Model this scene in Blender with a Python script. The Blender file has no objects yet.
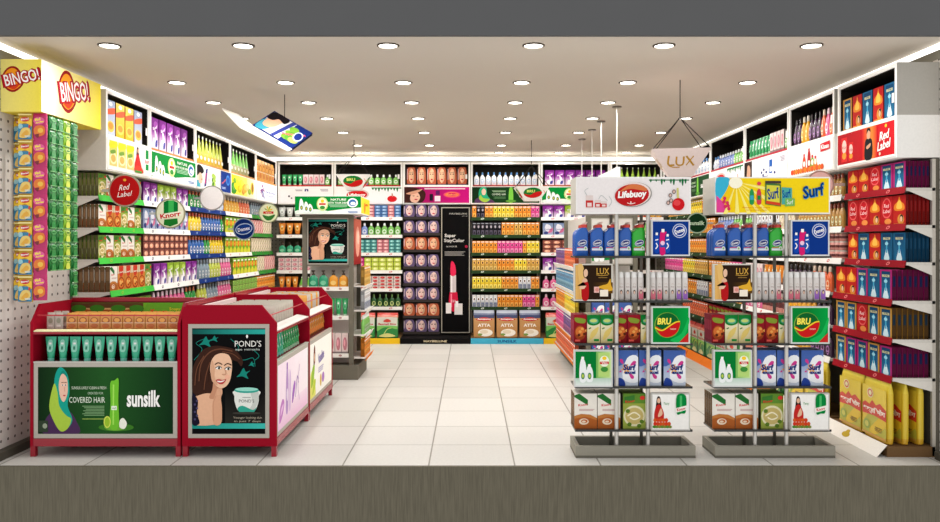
import bpy, math, random
from mathutils import Vector, Matrix
random.seed(7)
scn = bpy.context.scene
COL = scn.collection
V = Vector
PI = math.pi

# ------------------------------------------------------------------ colours and materials
def lin(c):
    out = []
    for k in c[:3]:
        k = k / 255.0
        out.append(k / 12.92 if k <= 0.04045 else ((k + 0.055) / 1.055) ** 2.4)
    return (out[0], out[1], out[2], 1.0)

def new_mat(name):
    m = bpy.data.materials.new(name)
    m.use_nodes = True
    nt = m.node_tree
    b = nt.nodes['Principled BSDF']
    return m, nt, b

def attr_mat(name, rough, metal=0.0, spec=0.5, coat=0.0, grain=0.06, scale=60.0):
    """Printed / painted surface: its own print colours with a fine procedural grain."""
    m, nt, b = new_mat(name)
    a = nt.nodes.new('ShaderNodeAttribute'); a.attribute_name = 'Col'
    n = nt.nodes.new('ShaderNodeTexNoise'); n.inputs['Scale'].default_value = scale
    tc = nt.nodes.new('ShaderNodeTexCoord')
    nt.links.new(tc.outputs['Object'], n.inputs['Vector'])
    mr = nt.nodes.new('ShaderNodeMapRange')
    mr.inputs['To Min'].default_value = 1 - grain; mr.inputs['To Max'].default_value = 1 + grain
    nt.links.new(n.outputs['Fac'], mr.inputs['Value'])
    mx = nt.nodes.new('ShaderNodeVectorMath'); mx.operation = 'SCALE'
    nt.links.new(a.outputs['Color'], mx.inputs[0]); nt.links.new(mr.outputs['Result'], mx.inputs['Scale'])
    nt.links.new(mx.outputs['Vector'], b.inputs['Base Color'])
    b.inputs['Roughness'].default_value = rough
    b.inputs['Metallic'].default_value = metal
    b.inputs['Specular IOR Level'].default_value = spec
    b.inputs['Coat Weight'].default_value = coat
    return m

PRINT = attr_mat('printed_card', 0.6, spec=0.05)
GLOSS = attr_mat('glossy_plastic', 0.25, spec=0.5)
MATTE = attr_mat('matt_paint', 0.75, spec=0.12)
METAL = attr_mat('brushed_steel', 0.38, metal=0.55)

def mth(nt, op, a, b=None, c=None):
    n = nt.nodes.new('ShaderNodeMath'); n.operation = op
    for i, k in enumerate((a, b, c)):
        if k is None: continue
        if isinstance(k, (int, float)): n.inputs[i].default_value = k
        else: nt.links.new(k, n.inputs[i])
    return n.outputs[0]

def mixc(nt, fac, c1, c2):
    n = nt.nodes.new('ShaderNodeMix'); n.data_type = 'RGBA'
    nt.links.new(fac, n.inputs['Factor'])
    for s, c in ((6, c1), (7, c2)):
        if isinstance(c, tuple): n.inputs[s].default_value = c
        else: nt.links.new(c, n.inputs[s])
    return n.outputs[2]

def world_xyz(nt):
    g = nt.nodes.new('ShaderNodeNewGeometry')
    s = nt.nodes.new('ShaderNodeSeparateXYZ')
    nt.links.new(g.outputs['Position'], s.inputs[0])
    return s.outputs[0], s.outputs[1], s.outputs[2], g.outputs['Position']

def floor_mat():
    m, nt, b = new_mat('floor_tiles')
    x, y, z, pos = world_xyz(nt)
    tx = mth(nt, 'DIVIDE', mth(nt, 'SUBTRACT', x, 0.312), 0.6)
    ty = mth(nt, 'DIVIDE', mth(nt, 'SUBTRACT', y, 6.106), 0.614)
    def line(t, wd):
        f = mth(nt, 'FRACT', mth(nt, 'ADD', t, 100.5))
        return mth(nt, 'LESS_THAN', mth(nt, 'ABSOLUTE', mth(nt, 'SUBTRACT', f, 0.5)), wd)
    g = mth(nt, 'MAXIMUM', line(tx, 0.009), line(ty, 0.008))
    cv = nt.nodes.new('ShaderNodeCombineXYZ')
    nt.links.new(mth(nt, 'FLOOR', tx), cv.inputs[0]); nt.links.new(mth(nt, 'FLOOR', ty), cv.inputs[1])
    wn = nt.nodes.new('ShaderNodeTexWhiteNoise'); nt.links.new(cv.outputs[0], wn.inputs['Vector'])
    nz = nt.nodes.new('ShaderNodeTexNoise'); nz.inputs['Scale'].default_value = 45; nz.inputs['Detail'].default_value = 4
    nt.links.new(pos, nz.inputs['Vector'])
    fac = mth(nt, 'ADD', mth(nt, 'MULTIPLY', wn.outputs['Value'], 0.35), mth(nt, 'MULTIPLY', nz.outputs['Fac'], 0.65))
    tile = mixc(nt, fac, lin((180, 178, 173)), lin((209, 206, 201)))
    nt.links.new(mixc(nt, g, tile, lin((128, 124, 116))), b.inputs['Base Color'])
    b.inputs['Roughness'].default_value = 0.42
    b.inputs['Specular IOR Level'].default_value = 0.35
    bm = nt.nodes.new('ShaderNodeBump'); bm.inputs['Strength'].default_value = 0.25; bm.inputs['Distance'].default_value = 0.004
    nt.links.new(mth(nt, 'SUBTRACT', 1.0, g), bm.inputs['Height']); nt.links.new(bm.outputs[0], b.inputs['Normal'])
    return m

def peg_mat(name, axis, base, hole, px=0.088, pz=0.073, r=0.011):
    m, nt, b = new_mat(name)
    xyz = world_xyz(nt)
    def cell(t, p):
        f = mth(nt, 'FRACT', mth(nt, 'ADD', mth(nt, 'DIVIDE', t, p), 100.0))
        return mth(nt, 'MULTIPLY', mth(nt, 'SUBTRACT', f, 0.5), p)
    a = cell(xyz[axis], px); c = cell(xyz[2], pz)
    d = mth(nt, 'SQRT', mth(nt, 'ADD', mth(nt, 'MULTIPLY', a, a), mth(nt, 'MULTIPLY', c, c)))
    h = mth(nt, 'LESS_THAN', d, r)
    nz = nt.nodes.new('ShaderNodeTexNoise'); nz.inputs['Scale'].default_value = 6
    nt.links.new(xyz[3], nz.inputs['Vector'])
    bc = mixc(nt, nz.outputs['Fac'], lin(tuple(k * 0.95 for k in base)), lin(base))
    nt.links.new(mixc(nt, h, bc, lin(hole)), b.inputs['Base Color'])
    b.inputs['Roughness'].default_value = 0.55
    b.inputs['Specular IOR Level'].default_value = 0.25
    bm = nt.nodes.new('ShaderNodeBump'); bm.inputs['Strength'].default_value = 0.5; bm.inputs['Distance'].default_value = 0.005
    nt.links.new(mth(nt, 'SUBTRACT', 1.0, h), bm.inputs['Height']); nt.links.new(bm.outputs[0], b.inputs['Normal'])
    return m

def streak_mat(name, c1, c2, sc, rough=0.6):
    m, nt, b = new_mat(name)
    x, y, z, pos = world_xyz(nt)
    mp = nt.nodes.new('ShaderNodeMapping'); mp.inputs['Scale'].default_value = sc
    nt.links.new(pos, mp.inputs['Vector'])
    nz = nt.nodes.new('ShaderNodeTexNoise'); nz.inputs['Scale'].default_value = 1.0; nz.inputs['Detail'].default_value = 5
    nt.links.new(mp.outputs[0], nz.inputs['Vector'])
    nt.links.new(mixc(nt, nz.outputs['Fac'], lin(c1), lin(c2)), b.inputs['Base Color'])
    b.inputs['Roughness'].default_value = rough
    b.inputs['Specular IOR Level'].default_value = 0.2
    return m

def glow_mat(name, col, s):
    m, nt, b = new_mat(name)
    b.inputs['Base Color'].default_value = lin((240, 240, 240))
    b.inputs['Emission Color'].default_value = lin(col)
    b.inputs['Emission Strength'].default_value = s
    return m

FLOOR = floor_mat()
PEGX = peg_mat('pegboard_side', 1, (226, 219, 212), (88, 80, 74))
PEGB = peg_mat('pegboard_back', 0, (150, 145, 130), (60, 56, 48), 0.06, 0.06, 0.009)
CEIL = streak_mat('ceiling_paint', (203, 194, 182), (209, 200, 188), (0.7, 0.7, 0.7), 0.8)
FASC = streak_mat('fascia_paint', (88, 89, 91), (91, 92, 94), (3, 3, 3), 0.8)
RISER = streak_mat('riser_brushed', (72, 68, 56), (116, 110, 94), (90, 90, 5), 0.7)
DARKTRIM = streak_mat('dark_trim', (66, 62, 54), (80, 76, 66), (8, 8, 8))
GREYTRIM = streak_mat('grey_trim', (140, 136, 124), (150, 146, 134), (4, 4, 4))
LENS = glow_mat('lamp_lens', (255, 250, 238), 9.0)
COVE = glow_mat('cove_light', (255, 253, 248), 1.9)

# ------------------------------------------------------------------ mesh building
class MB:
    def __init__(s):
        s.v, s.f, s.c = [], [], []
    def poly(s, pts, col):
        b = len(s.v)
        s.v.extend([tuple(p) for p in pts])
        s.f.append(tuple(range(b, b + len(pts))))
        s.c.append(col if isinstance(col, list) else [col] * len(pts))
    def face(s, idx, col):
        s.f.append(tuple(idx)); s.c.append([col] * len(idx))
    def box(s, x0, x1, y0, y1, z0, z1, col, **k):
        b = len(s.v)
        s.v.extend([(x0, y0, z0), (x1, y0, z0), (x1, y1, z0), (x0, y1, z0), (x0, y0, z1), (x1, y0, z1), (x1, y1, z1), (x0, y1, z1)])
        for nm, q in (('bot', (3, 2, 1, 0)), ('top', (4, 5, 6, 7)), ('front', (0, 1, 5, 4)), ('right', (1, 2, 6, 5)), ('back', (2, 3, 7, 6)), ('left', (3, 0, 4, 7))):
            s.face([b + i for i in q], k.get(nm, col))
    def prism(s, prof, ax, a, b, col):
        """prof: 2-D outline; ax: axis it is extruded along, from a to b."""
        def P(p, t):
            if ax == 'x': return (t, p[0], p[1])
            if ax == 'y': return (p[0], t, p[1])
            return (p[0], p[1], t)
        n = len(prof); k = len(s.v)
        s.v.extend([P(p, a) for p in prof] + [P(p, b) for p in prof])
        s.face(range(k, k + n), col); s.face(range(k + 2 * n - 1, k + n - 1, -1), col)
        for i in range(n):
            j = (i + 1) % n
            s.face((k + i, k + n + i, k + n + j, k + j), col)
    def loft(s, lv, cols, n=12, sq=2.0, cap=True):
        """lv: (z, rx, ry, cx, cy) levels; cols: one colour per span (or one for all)."""
        k = len(s.v)
        for L in lv:
            z, rx, ry = L[0], L[1], L[2]
            cx = L[3] if len(L) > 3 else 0; cy = L[4] if len(L) > 4 else 0
            for i in range(n):
                t = 2 * PI * (i + 0.5) / n
                c, q = math.cos(t), math.sin(t)
                s.v.append((cx + rx * math.copysign(abs(c) ** (2 / sq), c), cy + ry * math.copysign(abs(q) ** (2 / sq), q), z))
        for a in range(len(lv) - 1):
            col = cols[min(a, len(cols) - 1)] if isinstance(cols, list) else cols
            for i in range(n):
                j = (i + 1) % n
                s.face((k + a * n + i, k + a * n + j, k + (a + 1) * n + j, k + (a + 1) * n + i), col)
        if cap:
            c0 = cols[0] if isinstance(cols, list) else cols
            c1 = cols[-1] if isinstance(cols, list) else cols
            s.face([k + i for i in range(n - 1, -1, -1)], c0)
            s.face([k + (len(lv) - 1) * n + i for i in range(n)], c1)
    def tube(s, p, q, r, col, n=8):
        p, q = V(p), V(q); d = (q - p).normalized()
        u = d.orthogonal().normalized(); w = d.cross(u)
        k = len(s.v)
        for o in (p, q):
            for i in range(n):
                t = 2 * PI * i / n
                s.v.append(tuple(o + u * (r * math.cos(t)) + w * (r * math.sin(t))))
        for i in range(n):
            j = (i + 1) % n
            s.face((k + i, k + j, k + n + j, k + n + i), col)
        s.face([k + i for i in range(n - 1, -1, -1)], col); s.face([k + n + i for i in range(n)], col)
    def canvas(s, o, u, v, e=0.0002):
        return Canvas(s, o, u, v, e)
    def mesh(s, name, mat):
        me = bpy.data.meshes.new(name)
        me.from_pydata(s.v, [], s.f)
        at = me.color_attributes.new('Col', 'FLOAT_COLOR', 'CORNER')
        cache, flat = {}, []
        for cs in s.c:
            for c in cs:
                if c not in cache: cache[c] = lin(c)
                flat.extend(cache[c])
        at.data.foreach_set('color', flat)
        me.materials.append(mat)
        me.polygons.foreach_set('use_smooth', [True] * len(me.polygons))
        me.set_sharp_from_angle(angle=math.radians(38))
        me.update()
        return me
    def build(s, name, mat, parent=None, loc=None, rot=0.0):
        return link(name, s.mesh(name, mat), parent, loc, rot)

def link(name, me, parent=None, loc=None, rot=0.0):
    o = bpy.data.objects.new(name, me)
    COL.objects.link(o)
    if parent is not None: o.parent = parent
    if loc is not None: o.location = loc
    if rot: o.rotation_euler = (0, 0, rot)
    return o

def tag(o, label, cat, group=None):
    o['label'] = label; o['category'] = cat
    if group: o['group'] = group
    return o

def thing(name, label, cat, loc=(0, 0, 0), rot=0.0, group=None):
    o = link(name, None, None, loc, rot)
    return tag(o, label, cat, group)

def struct(name, mb, mat):
    o = mb.build(name, mat); o['kind'] = 'structure'
    return o

_glyph = {}
def glyphs(txt, bold):
    k = (txt, bold)
    if k not in _glyph:
        cu = bpy.data.curves.new('lettering', 'FONT'); cu.body = txt; cu.resolution_u = 2; cu.offset = bold
        ob = bpy.data.objects.new('lettering', cu); COL.objects.link(ob)
        me = ob.to_mesh()
        vs = [(p.co.x, p.co.y) for p in me.vertices]
        fs = [tuple(p.vertices) for p in me.polygons]
        ob.to_mesh_clear()
        bpy.data.objects.remove(ob); bpy.data.curves.remove(cu)
        xs = [p[0] for p in vs] or [0]; ys = [p[1] for p in vs] or [0]
        _glyph[k] = (vs, fs, min(xs), max(xs), min(ys), max(ys))
    return _glyph[k]

def smooth(pts, n=4, closed=True):
    out, m = [], len(pts)
    rng = range(m) if closed else range(m - 1)
    for i in rng:
        if closed: p0, p1, p2, p3 = pts[i - 1], pts[i], pts[(i + 1) % m], pts[(i + 2) % m]
        else: p0, p1, p2, p3 = pts[max(i - 1, 0)], pts[i], pts[i + 1], pts[min(i + 2, m - 1)]
        for k in range(n):
            t = k / n
            out.append(tuple(0.5 * (2 * p1[a] + (p2[a] - p0[a]) * t + (2 * p0[a] - 5 * p1[a] + 4 * p2[a] - p3[a]) * t * t + (3 * p1[a] - p0[a] - 3 * p2[a] + p3[a]) * t ** 3) for a in (0, 1)))
    if not closed: out.append(pts[-1])
    return out

class Canvas:
    """A flat printed face: x runs 0..A (aspect), y runs 0..1; each mark is a thin print layer."""
    def __init__(s, mb, o, u, v, e):
        s.mb, s.o = mb, V(o)
        u, v = V(u), V(v)
        s.n = u.cross(v).normalized()
        s.h = v.length; s.A = u.length / s.h
        s.u, s.w = u.normalized() * s.h, v
        s.e, s.k = e, 1
        s.clip = True; s.xs = 1.0
    def P(s, x, y):
        if s.clip:
            x = min(max(x, 0), s.A); y = min(max(y, 0), 1)
        return s.o + s.u * (x * s.xs) + s.w * y + s.n * (s.e * s.k)
    def design(s, A):
        s.xs = s.A / A; s.A = A
        return s
    def p(s, pts, col):
        s.mb.poly([s.P(*q) for q in pts], col); s.k += 1
    def r(s, x0, y0, x1, y1, col): s.p([(x0, y0), (x1, y0), (x1, y1), (x0, y1)], col)
    def gh(s, x0, y0, x1, y1, a, b): s.p([(x0, y0), (x1, y0), (x1, y1), (x0, y1)], [a, b, b, a])
    def gv(s, x0, y0, x1, y1, a, b): s.p([(x0, y0), (x1, y0), (x1, y1), (x0, y1)], [a, a, b, b])
    def e_(s, cx, cy, rx, ry, col, rot=0, n=18):
        c, q = math.cos(rot), math.sin(rot)
        s.p([(cx + rx * math.cos(2 * PI * i / n) * c - ry * math.sin(2 * PI * i / n) * q, cy + rx * math.cos(2 * PI * i / n) * q + ry * math.sin(2 * PI * i / n) * c) for i in range(n)], col)
    def b(s, pts, col, n=4): s.p(smooth(pts, n), col)
    def s_(s, pts, w, col, n=4):
        q = smooth(pts, n, False) if len(pts) > 2 else pts
        for i in range(len(q) - 1):
            (x0, y0), (x1, y1) = q[i], q[i + 1]
            L = math.hypot(x1 - x0, y1 - y0) or 1
            nx, ny = -(y1 - y0) / L * w / 2, (x1 - x0) / L * w / 2
            s.mb.poly([s.P(x0 - nx, y0 - ny), s.P(x1 - nx, y1 - ny), s.P(x1 + nx, y1 + ny), s.P(x0 + nx, y0 + ny)], col)
        s.k += 1
    def t(s, txt, x, y, h, col, w=None, bold=0.0, rot=0.0, shear=0.0):
        vs, fs, x0, x1, y0, y1 = glyphs(txt, bold)
        if not vs: return
        sy = h / (y1 - y0); sx = w / (x1 - x0) if w else sy
        c, q = math.cos(rot), math.sin(rot)
        P = []
        for a, b in vs:
            a = (a - (x0 + x1) / 2) * sx; b = (b - (y0 + y1) / 2) * sy
            a += shear * b
            P.append(s.P(x + a * c - b * q, y + a * q + b * c))
        for f in fs: s.mb.poly([P[i] for i in f], col)
        s.k += 1
    def lines(s, x0, x1, y, h, n, col, ragged=0.2, al='r'):
        for i in range(n):
            w = (x1 - x0) * (1 - ragged * ((i * 37) % 5) / 5)
            a = x1 - w if al == 'r' else (x0 if al == 'l' else (x0 + x1 - w) / 2)
            yy = y - i * h * 1.9
            s.r(a, yy, a + w, yy + h, col); s.k -= 1
        s.k += 1
# ------------------------------------------------------------------ printed artwork
W_ = (250, 249, 246); K_ = (12, 12, 12)
GRN = (0, 132, 52); DGRN = (18, 58, 28); RED = (200, 22, 30); CRIM = (166, 20, 42); BLU = (14, 60, 150); NAVY = (12, 40, 110)
YEL = (250, 214, 30); ORG = (232, 128, 30); PUR = (120, 36, 134); PINK = (228, 60, 130); TEAL = (20, 150, 140)

def woman(c, x, y, s, hair, skin, top, f=1, long=True):
    """Head-and-shoulders portrait print; (x, y) is the chin, s the face height, f = -1 mirrors."""
    q = lambda P: [(x + f * a * s, y + b * s) for a, b in P]
    sh = tuple(int(k * 0.86) for k in skin)
    if long: c.b(q([(-.1, 1.2), (.35, 1.1), (.55, .7), (.5, .2), (.62, -.35), (.3, -.6), (-.35, -.7), (-.62, -.3), (-.55, .4), (-.45, .95)]), hair)
    c.b(q([(-.16, .25), (.16, .25), (.2, -.2), (.7, -.42), (.95, -.9), (.9, -1.6), (-.9, -1.6), (-.95, -.9), (-.7, -.42), (-.2, -.2)]), skin)
    c.b(q([(-.92, -.8), (-.5, -.62), (-.1, -.95), (.3, -.95), (.7, -.7), (.95, -1.0), (.95, -1.8), (-.95, -1.8)]), top)
    c.b(q([(-.17, .2), (.2, .2), (.2, -.1), (-.15, -.12)]), sh)
    c.b(q([(0, 0), (.24, .12), (.37, .42), (.36, .75), (.15, 1.0), (-.15, 1.0), (-.36, .75), (-.37, .42), (-.24, .12)]), skin)
    c.b(q([(-.42, .45), (-.4, .9), (-.1, 1.15), (.25, 1.1), (.45, .8), (.42, .5), (.33, .8), (.05, .95), (-.22, .85), (-.34, .62)]), hair)
    for e in (-.16, .17):
        c.e_(x + f * e * s, y + .54 * s, .075 * s, .035 * s, W_, n=10); c.e_(x + f * (e + .01) * s, y + .54 * s, .033 * s, .035 * s, (40, 26, 20), n=8)
        c.s_(q([(e - .1, .64), (e, .68), (e + .1, .64)]), .03 * s, (50, 30, 24), 2)
    c.s_(q([(.02, .52), (.07, .34), (-.01, .31)]), .022 * s, sh, 2)
    c.b(q([(-.13, .2), (-.04, .235), (.02, .22), (.08, .235), (.15, .2), (.02, .13)]), (188, 60, 62))

def bottle_print(c, x, y, h, body, cap, lab=None):
    c.b([(x - .2 * h, y + .02 * h), (x + .2 * h, y + .02 * h), (x + .21 * h, y + .6 * h), (x + .08 * h, y + .8 * h), (x - .08 * h, y + .8 * h), (x - .21 * h, y + .6 * h)], body)
    c.r(x - .07 * h, y + .78 * h, x + .07 * h, y + h, cap)
    c.e_(x, y + .35 * h, .15 * h, .17 * h, lab or (240, 240, 235), n=12)

def frame_bg(c, fr, bg, w=.03):
    c.r(0, 0, c.A, 1, fr); c.r(w, w, c.A - w, 1 - w, bg)

# ---- gondola, tower and stand posters
def a_covered_hair(c):
    c.design(2.27)
    c.gh(0, 0, c.A * .5, 1, (16, 42, 20), (34, 84, 36)); c.gh(c.A * .5, 0, c.A, 1, (34, 84, 36), (14, 46, 22))
    c.b([(.1, .0), (.13, .22), (.3, .36), (.52, .34), (.64, .2), (.68, 0)], (74, 48, 84))
    c.b([(.38, 1.0), (.5, .88), (.53, .62), (.5, .42), (.58, .2), (.45, .06), (.3, .14), (.21, .36), (.26, .62), (.29, .88)], (26, 158, 140))
    c.b([(.27, .75), (.33, .62), (.36, .42), (.47, .28), (.56, .22), (.5, .08), (.38, .04), (.26, .2), (.19, .42)], (168, 200, 70))
    c.b([(.42, .9), (.49, .82), (.5, .62), (.44, .48), (.38, .54), (.35, .7), (.37, .84)], (232, 188, 166))
    c.b([(.36, .86), (.42, .95), (.5, .86), (.42, .9)], (20, 134, 120))
    for ex in (.415, .465):
        c.e_(ex, .73, .017, .011, W_, n=8); c.e_(ex, .73, .008, .011, K_, n=8); c.s_([(ex - .02, .77), (ex + .02, .77)], .008, (60, 30, 24))
    c.e_(.445, .575, .022, .01, (190, 70, 80), n=8); c.s_([(.445, .7), (.455, .63)], .006, (205, 150, 130))
    c.r(.02, .03, .17, .2, (52, 66, 50)); c.e_(.12, .12, .04, .04, (150, 160, 140), n=10)
    c.t('SUNSILK LIVELY CLEAN & FRESH', .86, .69, .042, (215, 228, 205), w=.58)
    c.t('CREATED FOR', .97, .61, .035, (190, 215, 185), w=.26)
    c.t('COVERED HAIR', .83, .51, .085, (225, 238, 218), w=.6)
    c.lines(.75, 1.12, .41, .012, 7, (120, 160, 112)); c.lines(.75, 1.12, .22, .01, 1, (160, 190, 90))
    c.e_(1.32, .1, .3, .06, (60, 120, 40)); c.e_(1.3, .1, .18, .05, (110, 170, 60))
    c.b([(1.21, .1), (1.36, .1), (1.355, .5), (1.36, .82), (1.29, .8), (1.22, .76), (1.225, .45)], (112, 190, 50))
    c.s_([(1.27, .14), (1.275, .74)], .025, (160, 222, 90)); c.r(1.24, .36, 1.33, .42, (235, 245, 225)); c.t('sunsilk', 1.285, .39, .03, (40, 100, 30), w=.07)
    c.e_(1.17, .18, .06, .09, (206, 220, 90)); c.e_(1.17, .18, .042, .07, (150, 190, 50))
    c.b([(1.38, .1), (1.46, .08), (1.5, .16), (1.44, .24), (1.38, .2)], (238, 240, 225))
    c.t('sunsilk', 1.78, .53, .25, W_, w=.56, bold=.03)

def a_age_cream(c, text=True):
    A = c.design(.72).A
    c.r(0, 0, A, 1, (8, 9, 10)); c.gv(A * .45, .1, A, .45, (40, 38, 34), (8, 9, 10))
    c.gh(0, .945, A, .99, (16, 80, 74), (44, 170, 158)); c.gh(0, .05, A, .1, (30, 140, 130), (60, 186, 174))
    tl = (22, 130, 116)
    for bx, by, bs in ((.1, .87, .06), (.47, .57, .06), (.2, .9, .035), (.57, .66, .03)):
        c.b([(bx, by), (bx + bs * .6, by + bs * .9), (bx + bs, by + bs * .3), (bx + bs * 1.7, by + bs * .5), (bx + bs * 1.1, by - bs * .1), (bx + bs * 1.4, by - bs * .8), (bx + bs * .4, by - bs * .4), (bx - bs * .5, by - bs * .5)], tl)
    c.s_([(.38, .9), (.46, .82), (.4, .76), (.5, .7), (.6, .72), (.62, .64)], .006, tl); c.s_([(.02, .7), (.1, .8), (.04, .86), (.12, .9)], .005, tl); c.s_([(.6, .8), (.66, .74), (.62, .7)], .006, tl)
    sk, sd, hr, hl = (226, 176, 144), (196, 140, 110), (58, 34, 26), (104, 64, 46)
    c.b([(.045, .36), (0, .42), (0, .58), (.03, .68), (.1, .79), (.22, .835), (.36, .82), (.44, .785), (.5, .7), (.485, .64), (.45, .68), (.4, .7), (.3, .5), (.2, .38), (.1, .33)], hr)
    c.b([(0, .1), (0, .34), (.05, .36), (.14, .385), (.22, .37), (.27, .29), (.285, .2), (.27, .1)], sk)
    c.b([(.17, .34), (.2, .42), (.22, .5), (.32, .46), (.29, .42), (.25, .34)], sd)
    c.b([(.21, .1), (.2, .28), (.225, .36), (.25, .43), (.29, .435), (.3, .39), (.285, .34), (.295, .24), (.285, .1)], (214, 160, 128)); c.s_([(.215, .12), (.21, .28), (.235, .36)], .006, sd)
    for k in range(4): c.s_([(.25 + k * .012, .37), (.258 + k * .011, .43)], .009, (222, 170, 138))
    c.b([(0, .1), (0, .36), (.03, .37), (.06, .3), (.05, .2), (.075, .1)], (24, 20, 40)); [c.e_(.03 + .02 * (k % 2), .14 + k * .035, .012, .012, (70, 64, 100), n=6) for k in range(6)]
    c.b([(.295, .435), (.34, .455), (.375, .51), (.39, .58), (.395, .64), (.385, .71), (.34, .765), (.26, .765), (.2, .71), (.18, .63), (.19, .55), (.22, .48), (.255, .445)], (236, 190, 158))
    c.b([(.2, .5), (.185, .6), (.2, .7), (.225, .62), (.225, .54), (.255, .46)], (214, 164, 132)); c.e_(.35, .54, .026, .022, (238, 178, 150))
    c.b([(.16, .5), (.165, .62), (.2, .72), (.28, .765), (.36, .75), (.41, .7), (.46, .69), (.47, .74), (.4, .81), (.24, .825), (.12, .77), (.08, .66), (.1, .52)], hr)
    c.s_([(.07, .5), (.09, .66), (.17, .77), (.28, .805), (.4, .785)], .012, hl); c.s_([(.03, .46), (.05, .62), (.12, .74)], .01, hl); c.s_([(.12, .42), (.14, .56), (.18, .68)], .01, hl); c.s_([(.3, .78), (.4, .76), (.47, .71)], .008, hl)
    for ex, ey in ((.265, .625), (.358, .618)):
        c.b([(ex - .03, ey - .003), (ex, ey + .016), (ex + .028, ey), (ex, ey - .012)], W_); c.e_(ex + .003, ey, .012, .013, (50, 60, 44), n=10); c.e_(ex + .003, ey, .006, .007, K_, n=8)
        c.s_([(ex - .033, ey), (ex, ey + .018), (ex + .03, ey + .002)], .006, (34, 22, 18)); c.s_([(ex - .038, ey + .032), (ex - .005, ey + .05), (ex + .034, ey + .034)], .009, (56, 34, 24))
    c.s_([(.322, .62), (.338, .575), (.32, .562), (.3, .566)], .006, (190, 134, 106)); c.b([(.238, .51), (.27, .52), (.3, .512), (.338, .518), (.31, .478), (.27, .476)], (186, 66, 68)); c.b([(.25, .505), (.29, .503), (.325, .51), (.3, .493), (.265, .492)], (246, 236, 230))
    c.b([(.42, .36), (.425, .3), (.47, .215), (.61, .215), (.655, .3), (.66, .36), (.66, .41), (.42, .41)], (226, 228, 222)); c.b([(.58, .4), (.655, .4), (.65, .3), (.6, .22), (.56, .22), (.6, .3)], (196, 200, 194))
    c.e_(.54, .415, .122, .026, (52, 160, 144)); c.e_(.54, .425, .112, .018, (150, 214, 198)); c.b([(.45, .24), (.5, .27), (.6, .23), (.64, .26), (.6, .2), (.5, .195)], (50, 160, 140)); c.e_(.54, .2, .14, .012, (60, 58, 52))
    c.t("POND'S", .54, .315, .03, (96, 96, 96), w=.15); c.lines(.5, .58, .345, .006, 1, (150, 150, 150), al='c')
    if text:
        c.t("POND'S", .555, .857, .058, (236, 234, 228), w=.26); c.e_(.545, .925, .01, .018, W_, n=6); c.t('age miracle', .55, .8, .024, (206, 212, 206), w=.24)
        c.t('Younger looking skin', .55, .155, .026, (180, 170, 150), w=.28); c.t('in just 7 days', .55, .122, .024, (180, 170, 150), w=.26)

def a_lilac(c):
    A = c.A
    c.gh(0, 0, A, 1, (246, 226, 240), (250, 240, 246)); c.gv(0, 0, A, .3, (238, 196, 226), (246, 226, 240))
    c.b([(.1, .1), (.3, .18), (.42, .36), (.3, .44), (.12, .3)], (200, 130, 200)); c.b([(.18, .2), (.34, .3), (.36, .36), (.2, .3)], (232, 190, 230))
    c.b([(.52, .2), (.66, .18), (.7, .6), (.66, .86), (.58, .9), (.53, .6)], (188, 150, 205)); c.r(.57, .86, .65, .96, (150, 100, 180))
    c.b([(.74, .22), (.84, .2), (.88, .6), (.84, .78), (.77, .78)], (218, 190, 226)); c.e_(.61, .45, .05, .1, (240, 226, 244))
    c.b([(.95, .25), (1.06, .3), (1.2, .52), (1.12, .58), (.98, .42)], (170, 110, 196)); c.s_([(1.2, .3), (1.34, .62), (1.44, .5)], .03, (160, 120, 190)); c.s_([(1.5, .2), (1.4, .46), (1.52, .8)], .02, (190, 150, 206))

def a_meadow(c):
    A = c.A
    c.r(0, 0, A, 1, (248, 246, 240)); c.b([(0, 0), (0, .4), (.2, .5), (.4, .3), (.5, 0)], (226, 226, 120))
    c.b([(.1, .2), (.3, .3), (.42, .55), (.3, .6), (.12, .45)], (150, 190, 60)); c.b([(.2, .05), (.45, .15), (.5, .3), (.3, .28)], (190, 206, 70))
    c.b([(.3, .6), (.44, .62), (.46, .85), (.4, .95), (.32, .86)], (110, 60, 40)); c.e_(.38, .72, .05, .08, (222, 178, 150))
    c.t('Vaseline', 1.05, .66, .2, (110, 90, 170), w=.62, bold=.02, rot=.1); c.lines(.75, 1.3, .45, .02, 3, (170, 160, 200), al='l')
    c.e_(1.25, .22, .13, .1, (180, 130, 200)); c.e_(1.0, .2, .08, .12, (226, 190, 90))

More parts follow.
